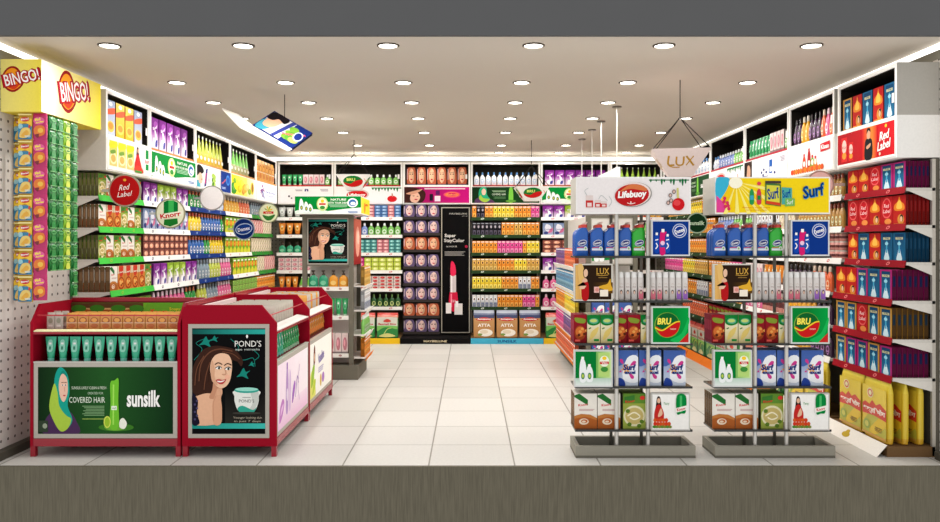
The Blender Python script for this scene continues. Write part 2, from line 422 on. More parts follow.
def a_oval_soap(c):
    A = c.design(3.15).A
    frame_bg(c, (242, 240, 238), (238, 232, 232), .04)
    dr = (20, 110, 60)
    c.r(2.0, .9, A - .05, .93, dr)
    for dx, dl in ((2.05, .05), (2.2, .03), (2.35, .11), (2.42, .05), (2.6, .08), (2.68, .12), (2.85, .06), (2.92, .14), (3.0, .08)):
        if dx < A - .06: c.b([(dx - .03, .93), (dx + .03, .93), (dx + .015, .92 - dl), (dx, .9 - dl), (dx - .015, .92 - dl)], dr)
    for bx, w, h in ((.37, .2, .34), (.6, .16, .22), (.76, .16, .18)):
        c.r(bx - w / 2, .16, bx + w / 2, .16 + h, (226, 210, 206)); c.r(bx - w / 2, .18, bx + w / 2, .18 + h * .55, (196, 46, 44)); c.r(bx - w * .3, .2, bx + w * .3, .2 + h * .3, (236, 214, 210))
    c.s_([(.3, .5), (.24, .62), (.34, .7)], .012, (170, 180, 178)); c.s_([(.62, .4), (.7, .5), (.86, .36)], .012, (170, 180, 178)); c.s_([(.9, .2), (.98, .34), (.9, .48)], .012, (170, 180, 178))
    c.e_(1.58, .52, .5, .33, (150, 146, 142), .12, 26); c.e_(1.56, .53, .49, .32, (236, 220, 214), .12, 26); c.e_(1.53, .51, .47, .295, (188, 28, 32), .12, 26); c.b([(1.2, .6), (1.5, .8), (1.86, .74), (1.92, .62), (1.5, .68)], (216, 120, 70))
    c.t('Lifebuoy', 1.54, .51, .24, W_, w=.78, bold=.045, shear=.15, rot=.05); c.s_([(1.4, .3), (1.5, .27), (1.62, .3)], .02, (240, 220, 215)); c.s_([(1.5, .28), (1.5, .34)], .03, (240, 220, 215))
    c.s_([(2.78, .7), (2.79, .4)], .05, (206, 200, 120)); c.e_(2.8, .26, .17, .17, (204, 26, 34)); c.e_(2.76, .3, .1, .08, (228, 70, 74))
    for px, py in ((2.58, .5), (2.68, .6), (2.6, .36), (2.52, .3)): c.e_(px, py, .05, .06, (90, 74, 70), n=10); c.e_(px, py, .032, .04, (214, 180, 170), n=10)

def a_sunburst(c):
    A = c.design(3.36).A
    frame_bg(c, (240, 238, 236), (246, 214, 26), .035)
    m = .04
    c.gh(m, m, .75, 1 - m, (240, 190, 24), (246, 214, 26))
    c.b([(m, .96), (m, .3), (.2, .45), (.36, .7), (.42, .96)], (60, 180, 214)); c.p([(m, m), (.34, m), (.26, .3), (m, .5)], (226, 70, 150))
    for k in range(7):
        a = -.15 - k * .27
        c.p([(.62, .86), (.62 + 1.3 * math.cos(a), .86 + 1.3 * math.sin(a)), (.62 + 1.3 * math.cos(a - .1), .86 + 1.3 * math.sin(a - .1))], (252, 238, 130))
    c.e_(.6, .84, .2, .15, (254, 250, 225))
    for x, y in ((.28, .42), (.36, .3), (.3, .2), (.4, .14), (.26, .33), (.38, .22)): c.e_(x, y, .05, .05, (216, 50, 96), n=10)
    for x, y, a, b in ((1.07, .38, (40, 150, 80), (60, 170, 190)), (1.28, .38, (210, 60, 80), (30, 130, 70))):
        c.b([(x - .06, y - .1), (x + .06, y - .1), (x + .06, y + .2), (x, y + .3), (x - .06, y + .2)], a); c.r(x - .05, y, x + .05, y + .12, b)
    c.e_(1.28, .82, .06, .05, (220, 70, 90))
    c.p([(1.46, .84), (1.92, .8), (1.92, .2), (1.46, .26)], (70, 120, 60)); c.p([(1.5, .78), (1.88, .76), (1.88, .3), (1.5, .34)], (216, 210, 70)); c.p([(1.48, .36), (1.9, .3), (1.9, .22), (1.48, .28)], (212, 70, 40))
    c.r(1.46, .82, 1.92, .89, (70, 62, 60)); c.t('Surf', 1.69, .55, .3, (20, 70, 140), w=.34, bold=.03, rot=.15)
    c.p([(1.94, .72), (2.24, .7), (2.24, .24), (1.94, .26)], (80, 170, 160)); c.t('Surf', 2.08, .55, .22, (20, 80, 150), w=.25, bold=.03, rot=.15); c.p([(2.04, .42), (2.32, .42), (2.32, .22), (2.04, .2)], (120, 180, 90)); c.t('Surf', 2.18, .32, .12, W_, w=.18)
    c.t('Removes tough stains', 1.2, .17, .05, (214, 110, 30), w=.8); c.t('for sparkling whites', 1.2, .1, .04, (214, 110, 30), w=.6)
    c.t('Surf', 2.87, .62, .36, (14, 130, 190), w=.64, bold=.05, rot=.2, shear=.12); c.t('Surf', 2.86, .63, .33, (16, 52, 120), w=.62, bold=.015, rot=.2, shear=.12)

def badge(c, x, y, rx, ry, txt='Domex'):
    c.e_(x, y, rx, ry, (190, 200, 222), .5); c.e_(x, y, rx * .88, ry * .88, (24, 70, 160), .5); c.e_(x, y, rx * .74, ry * .7, (240, 240, 250), .5); c.e_(x, y, rx * .66, ry * .6, (20, 54, 140), .5)
    c.t(txt, x, y, ry * .55, W_, w=rx * 1.35, bold=.03, rot=.35)

def a_toilet(c):
    frame_bg(c, (214, 214, 216), (10, 52, 134), .04)
    for x, h, col in ((.15, .5, (20, 70, 170)), (.45, .46, (30, 80, 170))):
        c.b([(x - .06, .12), (x + .06, .12), (x + .06, h), (x + .03, h + .1), (x - .03, h + .1), (x - .06, h)], col); c.r(x - .03, h + .08, x + .03, h + .15, W_)
        c.s_([(x - .03, .2), (x + .02, .28), (x - .02, .36)], .03, W_); c.s_([(x - .04, .44), (x + .04, .46)], .03, W_)
    c.b([(.24, .06), (.38, .06), (.37, .3), (.38, .55), (.42, .66), (.36, .68), (.3, .7), (.24, .6)], (214, 30, 110)); c.r(.28, .66, .36, .75, W_); c.r(.24, .24, .38, .36, (40, 80, 170)); c.e_(.31, .36, .06, .06, (240, 200, 225))
    badge(c, .78, .7, .2, .2)

def a_gold_soap(c):
    frame_bg(c, (214, 208, 198), (44, 28, 16), .035)
    c.gh(.04, .04, .22, .96, (226, 180, 104), (206, 150, 80)); c.b([(.2, .04), (.3, .5), (.24, .96), (.1, .96), (.14, .5)], (226, 184, 110)); c.gh(.5, .2, 1.05, .5, (44, 28, 16), (96, 66, 22))
    c.b([(.3, .9), (.38, .84), (.4, .7), (.34, .6), (.26, .66), (.25, .82)], (40, 24, 18))
    c.b([(.22, .04), (.2, .4), (.24, .52), (.34, .54), (.4, .4), (.38, .04)], (178, 24, 28)); c.b([(.25, .6), (.33, .6), (.36, .52), (.22, .5)], (226, 180, 150)); c.b([(.29, .64), (.36, .68), (.37, .8), (.32, .86), (.26, .78)], (232, 190, 160))
    c.b([(.2, .48), (.26, .5), (.14, .34), (.26, .32), (.3, .36), (.32, .42), (.1, .4)], (232, 190, 160))
    c.t('LUX', .78, .8, .17, (206, 160, 70), w=.34, bold=.01); c.s_([(.6, .7), (.75, .68), (.92, .7)], .014, (206, 160, 70)); c.lines(.66, .9, .62, .012, 1, (180, 140, 70), al='c')
    c.b([(.62, .36), (.76, .42), (.9, .46), (.98, .6), (1.0, .42), (1.06, .3), (.9, .26), (.78, .32)], (224, 170, 50)); c.r(.54, .22, .68, .38, (232, 180, 170)); c.r(.7, .12, .92, .3, (244, 232, 214)); c.e_(.62, .3, .05, .05, (216, 140, 130))

def coffee_mark(c, x, y, r):
    c.e_(x, y, r, r, (120, 170, 60), n=30); c.e_(x + .02 * r, y + .02 * r, .94 * r, .94 * r, (10, 96, 40), n=30)
    a = [(x - .9 * r, y - .1 * r), (x - .3 * r, y - .35 * r), (x + .3 * r, y + .1 * r), (x + .95 * r, y + .3 * r), (x + .98 * r, y - .1 * r), (x + .7 * r, y - .65 * r), (x + .1 * r, y - .95 * r), (x - .5 * r, y - .8 * r)]
    c.b(a, (200, 26, 28)); c.s_([(x - .95 * r, y - .2 * r), (x - .4 * r, y - .42 * r), (x + .25 * r, y - .02 * r), (x + .7 * r, y + .24 * r), (x + 1.0 * r, y + .28 * r)], .1 * r, (236, 214, 50))
    c.t('BRU', x - .22 * r, y + .3 * r, .52 * r, (248, 232, 90), w=1.05 * r, bold=.04, shear=.1)

def a_coffee(c):
    frame_bg(c, (206, 212, 208), (0, 128, 50), .04)
    c.gh(.5, .04, c.A - .04, .96, (0, 128, 50), (0, 158, 66)); c.b([(.5, .1), (.8, .28), (c.A - .04, .7), (c.A - .04, .5), (.8, .06)], (20, 180, 84)); c.p([(.74, .04), (c.A - .04, .3), (c.A - .04, .04)], (196, 40, 36))
    coffee_mark(c, .42, .5, .34); c.t('instant', .58, .4, .05, (250, 220, 200), w=.16)

def a_cleaner_poster(c):
    frame_bg(c, (206, 208, 206), (0, 120, 48), .04)
    c.gv(.04, .04, c.A - .04, .24, (226, 232, 228), (180, 206, 190)); c.gh(.6, .24, c.A - .04, .96, (120, 180, 90), (200, 226, 160)); c.r(.66, .28, .96, .92, (180, 214, 120))
    for x, h in ((.24, .62), (.42, .42)):
        c.b([(x - .08, .16), (x + .08, .16), (x + .09, .16 + h * .6), (x + .03, .16 + h * .95), (x - .04, .16 + h), (x - .09, .16 + h * .6)], (236, 240, 240)); c.r(x - .04, .14 + h, x + .03, .2 + h, W_)
        c.e_(x, .3, .05, .09, (60, 130, 90)); c.e_(x, .3, .03, .05, (180, 200, 80))
    c.e_(.82, .7, .13, .15, (240, 246, 226)); c.e_(.82, .78, .06, .05, (240, 200, 40)); c.r(.7, .62, .94, .69, (206, 40, 36)); c.t('Vim', .82, .655, .05, W_, w=.16, bold=.02); c.e_(.82, .48, .1, .07, (60, 140, 60))

def a_tomato_lady(c):
    frame_bg(c, (196, 194, 188), (240, 238, 234), .035)
    c.b([(.16, .9), (.24, .88), (.28, .6), (.3, .4), (.1, .38), (.12, .66)], (40, 26, 24)); c.e_(.2, .8, .045, .07, (224, 180, 150))
    c.b([(.14, .66), (.22, .7), (.28, .62), (.34, .44), (.3, .26), (.1, .26), (.08, .48)], (190, 40, 36)); c.b([(.26, .6), (.3, .44), (.2, .36), (.18, .42)], (224, 180, 150))
    for k in range(11): c.e_(.1 + (k % 6) * .075, .18 + (k // 6) * .1, .05, .055, (206, 50 + (k * 13) % 40, 34), n=10)
    for k in range(7): c.e_(.08 + k * .07, .1, .05, .04, (70 + (k * 31) % 70, 130, 50), n=8)
    c.t('Tasty', .4, .72, .08, (60, 150, 80), w=.16, shear=.2)
    x = c.A - .24
    c.b([(x - .12, .94), (x + .12, .94), (x + .12, .5), (x, .46), (x - .12, .46)], (0, 130, 56)); c.r(x - .04, .5, x + .02, .94, (70, 180, 100)); c.p([(x - .16, .6), (x + .15, .68), (x + .15, .56), (x - .16, .48)], (236, 236, 228)); c.t('Knorr', x, .58, .08, (204, 30, 34), w=.24, bold=.03, rot=.2)

# ---- cabinet headers
def h_soup(c):
    A = c.design(2.6).A; c.r(0, 0, A, 1, (240, 236, 226))
    for k in range(3):
        x = .08 + k * .5
        c.gv(x, .1, x + .44, .95, (214, 196, 120), (190, 200, 80)); c.e_(x + .22, .36, .2, .2, (236, 222, 170)); c.e_(x + .22, .36, .14, .13, (206, 170, 90)); c.b([(x + .02, .7), (x + .42, .76), (x + .42, .94), (x + .02, .9)], (224, 206, 40)); c.b([(x + .06, .6), (x + .3, .66), (x + .34, .56), (x + .1, .5)], (110, 150, 60))
    x = 1.78
    c.b([(x - .06, .95), (x + .04, .92), (x + .06, .6), (x - .1, .6)], (46, 26, 24)); c.e_(x, .82, .045, .08, (226, 180, 150)); c.b([(x - .1, .64), (x + .02, .7), (x + .14, .5), (x + .24, .1), (x - .22, .1)], (196, 40, 40)); c.b([(x - .2, .05), (x - .2, .26), (x + .1, .3), (x + .3, .2), (x + .3, .05)], (206, 60, 44)); c.r(x - .2, .04, x + .25, .12, (60, 140, 60))
    x = A - .22
    c.r(2.15, 0, A, 1, (246, 244, 240)); c.r(x - .1, .2, x + .1, .95, (0, 140, 60)); c.r(x - .16, .42, x + .16, .62, (240, 236, 230)); c.t('Knorr', x, .52, .14, (200, 30, 34), w=.3, bold=.03, rot=.1)

def h_cleaner(c):
    A = c.design(3.0).A; c.r(0, 0, A, 1, (244, 246, 244)); c.p([(0, .04), (0, .98), (A, .98), (A, .36), (A * .75, .28), (A * .5, .16), (A * .3, .06)], (0, 136, 52))
    c.b([(.1, .04), (.1, .2), (A * .3, .26), (A * .48, .18), (A * .46, .04)], (226, 240, 230))
    for x, h in ((.3, .72), (.52, .56), (.7, .44)):
        c.b([(x - .1, .1), (x + .1, .1), (x + .1, .1 + h * .6), (x + .02, .1 + h), (x - .06, .1 + h), (x - .1, .1 + h * .6)], (236, 242, 242)); c.e_(x, .1 + h * .35, .06, .12, (40, 120, 90)); c.e_(x, .1 + h * .35, .03, .06, (220, 200, 60))
    c.e_(1.25, .55, .26, .38, (206, 228, 150)); c.e_(1.25, .56, .2, .3, (246, 246, 220)); c.e_(1.25, .72, .08, .1, (236, 200, 40)); c.r(1.1, .5, 1.4, .6, (206, 40, 40)); c.e_(1.25, .36, .12, .1, (60, 150, 60))
    x = A * .66
    c.t('NATURE', x, .8, .12, (240, 248, 236), w=.7, bold=.02); c.t('WITH YOUR DISHES', x, .62, .11, (240, 248, 236), w=1.0, bold=.02); c.lines(x - .45, x + .45, .5, .03, 3, (160, 210, 170), al='c')
    c.e_(A - .38, .62, .24, .26, (246, 248, 250)); c.e_(A - .38, .62, .17, .19, (50, 110, 180)); c.e_(A - .36, .58, .12, .1, (240, 246, 250)); c.lines(A - .6, A - .15, .12, .03, 2, (80, 120, 180))

def h_herb(c):
    A = c.design(3.2).A; c.r(0, 0, A, 1, (236, 234, 236)); c.r(0, 0, .34, 1, (236, 206, 190)); c.gh(0, 0, .3, .3, (40, 140, 170), (90, 190, 200))
    c.b([(.0, .9), (.2, 1.0), (.5, .9), (.6, .74), (.45, .62), (.2, .6), (.02, .5)], (26, 18, 18)); c.b([(.2, .62), (.4, .6), (.5, .4), (.4, .18), (.16, .22)], (230, 186, 160)); c.e_(.4, .36, .05, .03, (190, 70, 80))
    c.p([(.62, .05), (.8, .1), (.95, .92), (.78, .86)], (50, 50, 120)); c.p([(.68, .2), (.76, .22), (.84, .7), (.76, .68)], (200, 60, 120)); c.e_(1.05, .4, .14, .1, (226, 200, 210))
    for k in range(9): c.b([(1.3 + .09 * (k % 4), .2 + .2 * (k // 3)), (1.4 + .09 * (k % 4), .36 + .2 * (k // 3)), (1.5 + .09 * (k % 3), .24 + .2 * (k // 3)), (1.4 + .08 * (k % 3), .14 + .18 * (k // 3))], ((120, 170, 50), (70, 130, 40), (170, 200, 90))[k % 3])
    x = A - 1.05
    c.r(x, 0, A, 1, (16, 54, 140)); c.r(x, .96, A, 1, NAVY); c.t('Pepsodent', x + .34, .5, .14, (230, 110, 110), w=.5, bold=.03, rot=.55); c.lines(x + .1, x + .5, .2, .03, 2, (170, 190, 230)); c.e_(A - .3, .6, .2, .26, (70, 130, 210)); c.e_(A - .3, .6, .12, .16, (30, 80, 170))
    c.s_([(x, 0), (x, 1)], .02, W_)

def h_lemon(c):
    A = c.design(2.5).A; c.gh(0, 0, A * .6, 1, (246, 226, 20), (250, 236, 120)); c.gh(A * .6, 0, A, 1, (250, 240, 160), (248, 246, 240))
    for x, y, r, col in ((.2, .3, .3, (60, 140, 40)), (.5, .5, .26, (240, 220, 30)), (.75, .32, .2, (210, 190, 30)), (.95, .6, .22, (250, 236, 60)), (1.25, .4, .24, (236, 180, 60)), (1.5, .5, .2, (246, 210, 120)), (1.75, .28, .16, (150, 180, 60)), (.3, .7, .14, (120, 170, 50)), (1.1, .2, .14, (214, 150, 60))):
        c.e_(x, y, r, r, col); c.e_(x + .05, y + .05, r * .55, r * .55, tuple(min(255, k + 26) for k in col))
    c.e_(A - .45, .5, .18, .34, (226, 214, 60)); c.e_(A - .43, .52, .1, .24, (170, 110, 60))

def h_figure(c):
    A = c.design(2.4).A; c.r(0, 0, A, 1, (244, 242, 244)); pu = (130, 50, 130)
    c.s_([(.4, .5), (.62, .6), (.86, .52)], .1, pu); c.s_([(.62, .6), (.56, .34), (.7, .16)], .1, (110, 60, 140)); c.s_([(.64, .5), (.76, .3), (.84, .1)], .09, (90, 110, 180)); c.e_(.62, .8, .07, .09, pu); c.s_([(.4, .36), (.5, .5)], .06, pu); c.s_([(.7, .66), (.86, .74)], .06, (190, 120, 180))
    c.t('Fair & Lovely', 1.6, .5, .15, (90, 110, 190), w=1.1, bold=.02); c.t('FOUNDATION', 1.6, .3, .12, (110, 130, 200), w=1.0)

def h_sparse(c):
    A = c.design(2.6).A; c.r(0, 0, A, 1, (240, 236, 236)); c.t('n', 1.35, .8, .16, (60, 64, 120), w=.18, bold=.05); c.lines(.8, 1.15, .8, .03, 2, (120, 110, 130)); c.e_(.5, .42, .05, .06, (70, 60, 70)); c.e_(.62, .3, .04, .05, (90, 80, 90)); c.lines(A - .6, A - .2, .84, .03, 3, (150, 140, 160))

def h_drip(c):
    A = c.design(3.0).A; c.r(0, 0, A, 1, (240, 236, 236)); dr = (30, 120, 66)
    c.r(A * .55, .9, A, .97, dr)
    for k in range(9):
        dx = A * .57 + k * A * .046; c.b([(dx - .05, .95), (dx + .05, .95), (dx, .8 - .06 * (k % 3))], dr, 2)
    c.e_(A * .34, .52, .52, .34, (214, 190, 184), .1); c.e_(A * .33, .5, .47, .28, (196, 30, 34), .1); c.t('Lifebuoy', A * .33, .5, .2, W_, w=.78, bold=.03)
    c.e_(A - .42, .26, .22, .2, (204, 30, 36)); c.s_([(A - .42, .6), (A - .4, .4)], .06, (190, 140, 120))

def h_magenta(c):
    A = c.design(3.2).A; c.gh(0, 0, A, 1, (150, 20, 84), (196, 20, 120)); c.b([(0, 0), (0, .95), (.4, .98), (.95, .8), (1.05, .4), (.8, 0)], (60, 30, 26))
    c.b([(.34, .1), (.6, .02), (.78, .3), (.7, .6), (.46, .66), (.3, .4)], (226, 178, 154)); c.b([(.1, .6), (.5, .76), (.9, .86), (.6, .6), (.3, .52)], (206, 150, 124)); c.e_(.58, .22, .08, .04, (190, 50, 80)); c.e_(.46, .44, .06, .02, (50, 30, 30)); c.e_(.66, .42, .05, .02, (50, 30, 30))
    c.r(1.25, .14, 1.42, .56, (30, 20, 40)); c.r(1.5, .1, 1.78, .44, (232, 214, 226)); c.r(1.55, .5, 1.75, .78, (90, 30, 90)); c.lines(1.0, A - .2, .86, .05, 1, (244, 226, 236), ragged=0)
    c.e_(A - .85, .52, .42, .2, (222, 70, 110)); c.e_(A - .85, .52, .34, .14, (240, 120, 60)); c.e_(A - .85, .52, .27, .1, (200, 26, 90)); c.t('Fashion', A - .85, .52, .12, (250, 190, 90), w=.5)

def h_hijab(c):
    A = c.design(3.2).A; c.gh(0, 0, A, 1, (16, 44, 20), (24, 70, 30)); c.b([(.16, 0), (.3, .34), (.8, .3), (1.05, 0)], (84, 54, 90))
    c.b([(.5, 1), (.68, .92), (.72, .5), (.86, .2), (.6, .05), (.34, .3), (.34, .8)], (40, 166, 120)); c.b([(.4, .5), (.54, .3), (.84, .24), (.62, .04), (.34, .24)], (160, 196, 70)); c.b([(.56, .9), (.66, .76), (.62, .52), (.5, .52), (.46, .76)], (232, 190, 166))
    c.lines(.95, 1.6, .74, .03, 2, (160, 190, 150)); c.t('COVERED HAIR', 1.28, .54, .11, (220, 234, 214), w=.66); c.lines(1.0, 1.6, .38, .02, 4, (90, 130, 90))
    c.b([(1.75, .08), (1.95, .08), (1.93, .9), (1.78, .9)], (120, 196, 70)); c.e_(1.85, .12, .25, .08, (90, 150, 60)); c.t('sunsilk', A - .55, .5, .28, W_, w=.8, bold=.03)

def h_ketchup(c):
    A = c.design(2.6).A; c.r(0, 0, A, 1, (242, 240, 240))
    for x, h, col in ((1.0, .6, (210, 70, 40)), (1.3, .76, (170, 40, 44)), (1.5, .5, (120, 170, 60)), (1.68, .44, (210, 120, 50))):
        c.b([(x - .1, .12), (x + .1, .12), (x + .1, h * .7), (x + .05, h), (x - .05, h), (x - .1, h * .7)], col); c.e_(x, .34, .07, .1, (246, 236, 220)); c.r(x - .05, h, x + .05, h + .1, (190, 50, 50))
    for k in range(14): c.e_(.25 + k * .14, .12, .09, .1, (214, 70 + (k * 29) % 60, 40), n=10)
    c.p([(A - .62, .62), (A - .1, .66), (A - .1, .94), (A - .62, .9)], (206, 40, 50)); c.t('Kissan', A - .36, .78, .16, W_, w=.42, bold=.03)

def h_hair(c):
    A = c.design(2.5).A; c.r(0, 0, A, 1, (240, 238, 240)); c.r(0, 0, .5, 1, (60, 40, 34)); c.b([(.1, .1), (.34, .1), (.4, .6), (.3, .85), (.14, .7)], (206, 160, 132)); c.b([(.0, 1), (.2, .98), (.16, .4), (.2, 0), (0, 0)], (30, 20, 18))
    c.r(1.55, .3, 1.72, .84, (30, 90, 170)); c.r(1.58, .36, 1.69, .56, W_)
    for x, y in ((1.1, .4), (1.24, .5), (1.38, .38), (1.86, .3), (1.2, .28)): c.e_(x, y, .05, .06, (50, 60, 120), n=8)
    c.lines(1.0, 1.5, .2, .03, 2, (120, 120, 150)); c.lines(A - .35, A - .1, .84, .03, 4, (160, 150, 170))

def h_tea(c):
    A = c.design(2.75).A; c.gh(0, 0, A, 1, (170, 16, 26), (206, 24, 34)); c.r(0, 0, A, .03, W_)
    for x, w, h in ((.36, .3, .78), (.72, .24, .58)):
        c.r(x - w / 2, .1, x + w / 2, .1 + h, (214, 40, 40)); c.e_(x, .1 + h * .62, w * .4, h * .28, (236, 200, 190)); c.e_(x, .1 + h * .25, w * .36, h * .14, (226, 150, 60)); c.t('Red Label', x, .1 + h * .6, .09, (190, 20, 30), w=w * .7)
    c.gh(1.3, .03, 1.75, 1, (206, 24, 34), (224, 130, 50)); c.gh(1.75, .03, 2.0, 1, (224, 130, 50), (206, 24, 34)); c.b([(1.42, .05), (1.44, .56), (1.54, .66), (1.66, .66), (1.78, .54), (1.76, .05)], (28, 26, 30)); c.b([(1.54, .66), (1.52, .84), (1.6, .93), (1.68, .84), (1.66, .66)], (216, 166, 136)); c.b([(1.52, .8), (1.54, .96), (1.68, .95), (1.69, .84), (1.6, .9)], (24, 18, 16)); c.b([(1.5, .42), (1.7, .5), (1.68, .4), (1.54, .34)], (206, 156, 126))
    c.t('Red', A - .42, .64, .26, W_, w=.4, bold=.02, shear=.25, rot=.12); c.t('Label', A - .44, .36, .26, W_, w=.56, bold=.02, shear=.25, rot=.12); c.e_(A - .35, .9, .05, .05, (236, 190, 60)); c.e_(A - .62, .12, .04, .05, (236, 200, 180))

# ---- round shelf signs
def r_redlabel(c):
    c.e_(.5, .5, .5, .5, (160, 150, 132), n=40); c.e_(.5, .5, .455, .455, (178, 22, 24), n=40)
    c.t('Red', .49, .6, .17, W_, w=.3, shear=.4, rot=.14); c.t('Label', .5, .39, .15, W_, w=.42, shear=.35, rot=.12); c.e_(.5, .82, .05, .04, (230, 170, 60), n=8)
def r_knorr(c):
    c.e_(.5, .5, .5, .5, (150, 146, 120), n=40); c.e_(.5, .5, .455, .455, (232, 232, 206), n=40); c.p([(.28, .5), (.28, .88), (.4, .94), (.6, .94), (.76, .86), (.76, .52)], (10, 120, 50)); c.p([(.44, .5), (.44, .94), (.62, .94), (.62, .52)], (60, 180, 90))
    c.p([(.28, .12), (.3, .3), (.74, .34), (.76, .16), (.5, .06)], (30, 120, 44)); c.p([(.1, .3), (.92, .44), (.94, .6), (.08, .46)], (240, 238, 224)); c.t('Knorr', .51, .45, .16, (204, 26, 34), w=.7, bold=.035, rot=.16)
def r_plain(c):
    c.e_(.5, .5, .5, .5, (158, 154, 148), n=40); c.e_(.5, .5, .455, .455, (240, 235, 234), n=40)
def r_domex(c):
    c.e_(.5, .5, .5, .5, (150, 160, 170), n=40); c.e_(.5, .5, .455, .455, (14, 40, 104), n=40); c.e_(.5, .5, .4, .26, (170, 186, 214), .2); c.e_(.5, .5, .36, .22, (22, 56, 132), .2); c.t('Domex', .5, .5, .17, (240, 240, 250), w=.56, bold=.02, rot=.2)
def r_vim(c):
    c.e_(.5, .5, .5, .5, (140, 150, 120), n=40); c.e_(.5, .5, .455, .455, (226, 232, 200), n=40)
    for k in range(7): a = k * .9; c.b([(.5, .62), (.5 + .2 * math.cos(a), .66 + .2 * math.sin(a)), (.5 + .16 * math.cos(a + .4), .66 + .16 * math.sin(a + .4))], (150, 180, 40) if k % 2 else (230, 200, 50))
    c.r(.24, .46, .76, .58, (206, 40, 34)); c.t('Vim', .5, .52, .08, W_, w=.3); c.b([(.2, .4), (.5, .34), (.84, .42), (.66, .16), (.4, .14)], (50, 120, 50))
def r_fresh(c):
    c.e_(.5, .5, .5, .5, (150, 170, 150), n=40); c.e_(.5, .5, .44, .44, (16, 50, 26), n=40); c.t('sunsilk', .5, .5, .2, (206, 230, 200), w=.7, bold=.02)
def r_pink(c):
    c.e_(.5, .5, .5, .5, (170, 140, 130), n=40); c.e_(.5, .5, .44, .44, (226, 190, 184), n=40); c.r(.56, .34, .72, .62, (206, 40, 40))

def bingo(c, x, y, s):
    c.b([(x - .62 * s, y + .1 * s), (x - .4 * s, y + .4 * s), (x - .1 * s, y + .36 * s), (x + .1 * s, y - .1 * s), (x - .2 * s, y - .42 * s), (x - .52 * s, y - .3 * s)], (150, 24, 26))
    c.b([(x - .57 * s, y + .08 * s), (x - .38 * s, y + .34 * s), (x - .14 * s, y + .3 * s), (x + .04 * s, y - .1 * s), (x - .22 * s, y - .35 * s), (x - .48 * s, y - .25 * s)], (240, 150, 30))
    c.b([(x - .5 * s, y - .12 * s), (x - .3 * s, y - .24 * s), (x + .02 * s, y - .06 * s), (x - .2 * s, y - .33 * s), (x - .45 * s, y - .25 * s)], (214, 60, 30))
    for col, bo, g in (((140, 14, 28), .11, .05), ((186, 26, 40), .075, 0), ((250, 246, 246), .012, 0)):
        c.t('BINGO!', x + .02 * s, y + .06 * s, (.38 + bo * .9) * s, col, w=(1.12 + bo * 2.0) * s, bold=bo, rot=.2, shear=-.05)
# ------------------------------------------------------------------ goods
PROD = {}
def reg(key, name, desc, cat, w, d, h, mb, mat=PRINT, kids=()):
    PROD[key] = dict(name=name, desc=desc, cat=cat, w=w, d=d, h=h, me=mb.mesh(name, mat), kids=[(n, b.mesh(n, m)) for n, b, m in kids])

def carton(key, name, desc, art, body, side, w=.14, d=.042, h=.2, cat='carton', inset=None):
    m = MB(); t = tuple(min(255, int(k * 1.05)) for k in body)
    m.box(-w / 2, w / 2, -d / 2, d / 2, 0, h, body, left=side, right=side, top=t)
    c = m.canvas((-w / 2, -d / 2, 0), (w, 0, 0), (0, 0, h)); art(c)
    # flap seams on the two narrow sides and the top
    for sx in (-1, 1):
        s = m.canvas((sx * w / 2, d / 2 if sx < 0 else -d / 2, 0), (0, sx * d, 0), (0, 0, h))
        s.r(0, .04, s.A, .1, tuple(int(k * .8) for k in side)); s.r(s.A * .2, .45, s.A * .8, .8, inset or tuple(min(255, int(k * 1.25) + 8) for k in side))
    reg(key, name, desc, cat, w, d, h, m)

def p_soup1(c):
    A = c.A; c.r(0, .4, A, 1, (236, 230, 220)); c.p([(0, .95), (.16, 1), (.42, .82), (.42, .66), (0, .9)], (40, 110, 50)); c.t('Knorr', .27, .68, .07, (206, 40, 44), w=.3, bold=.03, rot=.1); c.lines(.15, A - .08, .54, .018, 2, (190, 150, 150), al='l')
    c.p([(0, 0), (0, .36), (A * .3, .42), (A * .7, .4), (A, .3), (A, 0)], (190, 120, 60)); c.p([(0, 0), (0, .28), (A * .5, .34), (A, .24), (A, 0)], (170, 92, 42)); c.e_(A * .42, .2, .15, .09, (232, 214, 190)); c.e_(A * .44, .21, .1, .055, (190, 96, 40)); c.e_(A * .42, .2, .06, .03, (232, 214, 190))
def p_soup2(c):
    A = c.A; c.r(0, 0, A, 1, (150, 164, 70)); c.r(0, .72, A, 1, (96, 140, 50)); c.e_(A * .5, .36, A * .48, .3, (226, 220, 180)); c.e_(A * .5, .36, A * .4, .24, (196, 176, 110)); c.s_([(A * .2, .36), (A * .5, .46), (A * .75, .34), (A * .5, .26), (A * .3, .32)], .04, (240, 232, 200))
    for x, y in ((.2, .12), (.5, .08), (.15, .5), (.58, .2)): c.e_(x, y, .07, .06, (90, 120, 40), n=8)
    c.p([(.04, .72), (.36, .82), (.36, .96), (.04, .9)], (60, 120, 50)); c.t('Knorr', .22, .78, .07, (216, 50, 44), w=.3, bold=.03, rot=.1); c.e_(A - .1, .88, .08, .06, (220, 60, 50), n=10)
def p_soup3(c):
    A = c.A; c.r(0, 0, A, 1, (206, 130, 60)); c.r(0, .7, A, 1, (214, 200, 170)); c.b([(A * .2, 1), (A * .8, 1), (A * .7, .62), (A * .3, .6)], (200, 60, 40)); c.e_(A * .5, .3, A * .46, .26, (160, 66, 26)); c.e_(A * .5, .31, A * .36, .19, (214, 120, 50))
    for x, y in ((.3, .3), (.42, .36), (.36, .22), (.5, .28), (.24, .38)): c.e_(x, y, .06, .05, (236, 190, 110) if y > .29 else (120, 60, 20), n=8)
    c.t('Knorr', A * .5, .76, .07, (236, 236, 220), w=.34, bold=.03, rot=.1)
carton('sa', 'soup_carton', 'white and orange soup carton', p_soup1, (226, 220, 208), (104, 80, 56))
carton('sb', 'noodle_soup_carton', 'green noodle soup carton', p_soup2, (120, 140, 60), (84, 82, 52))
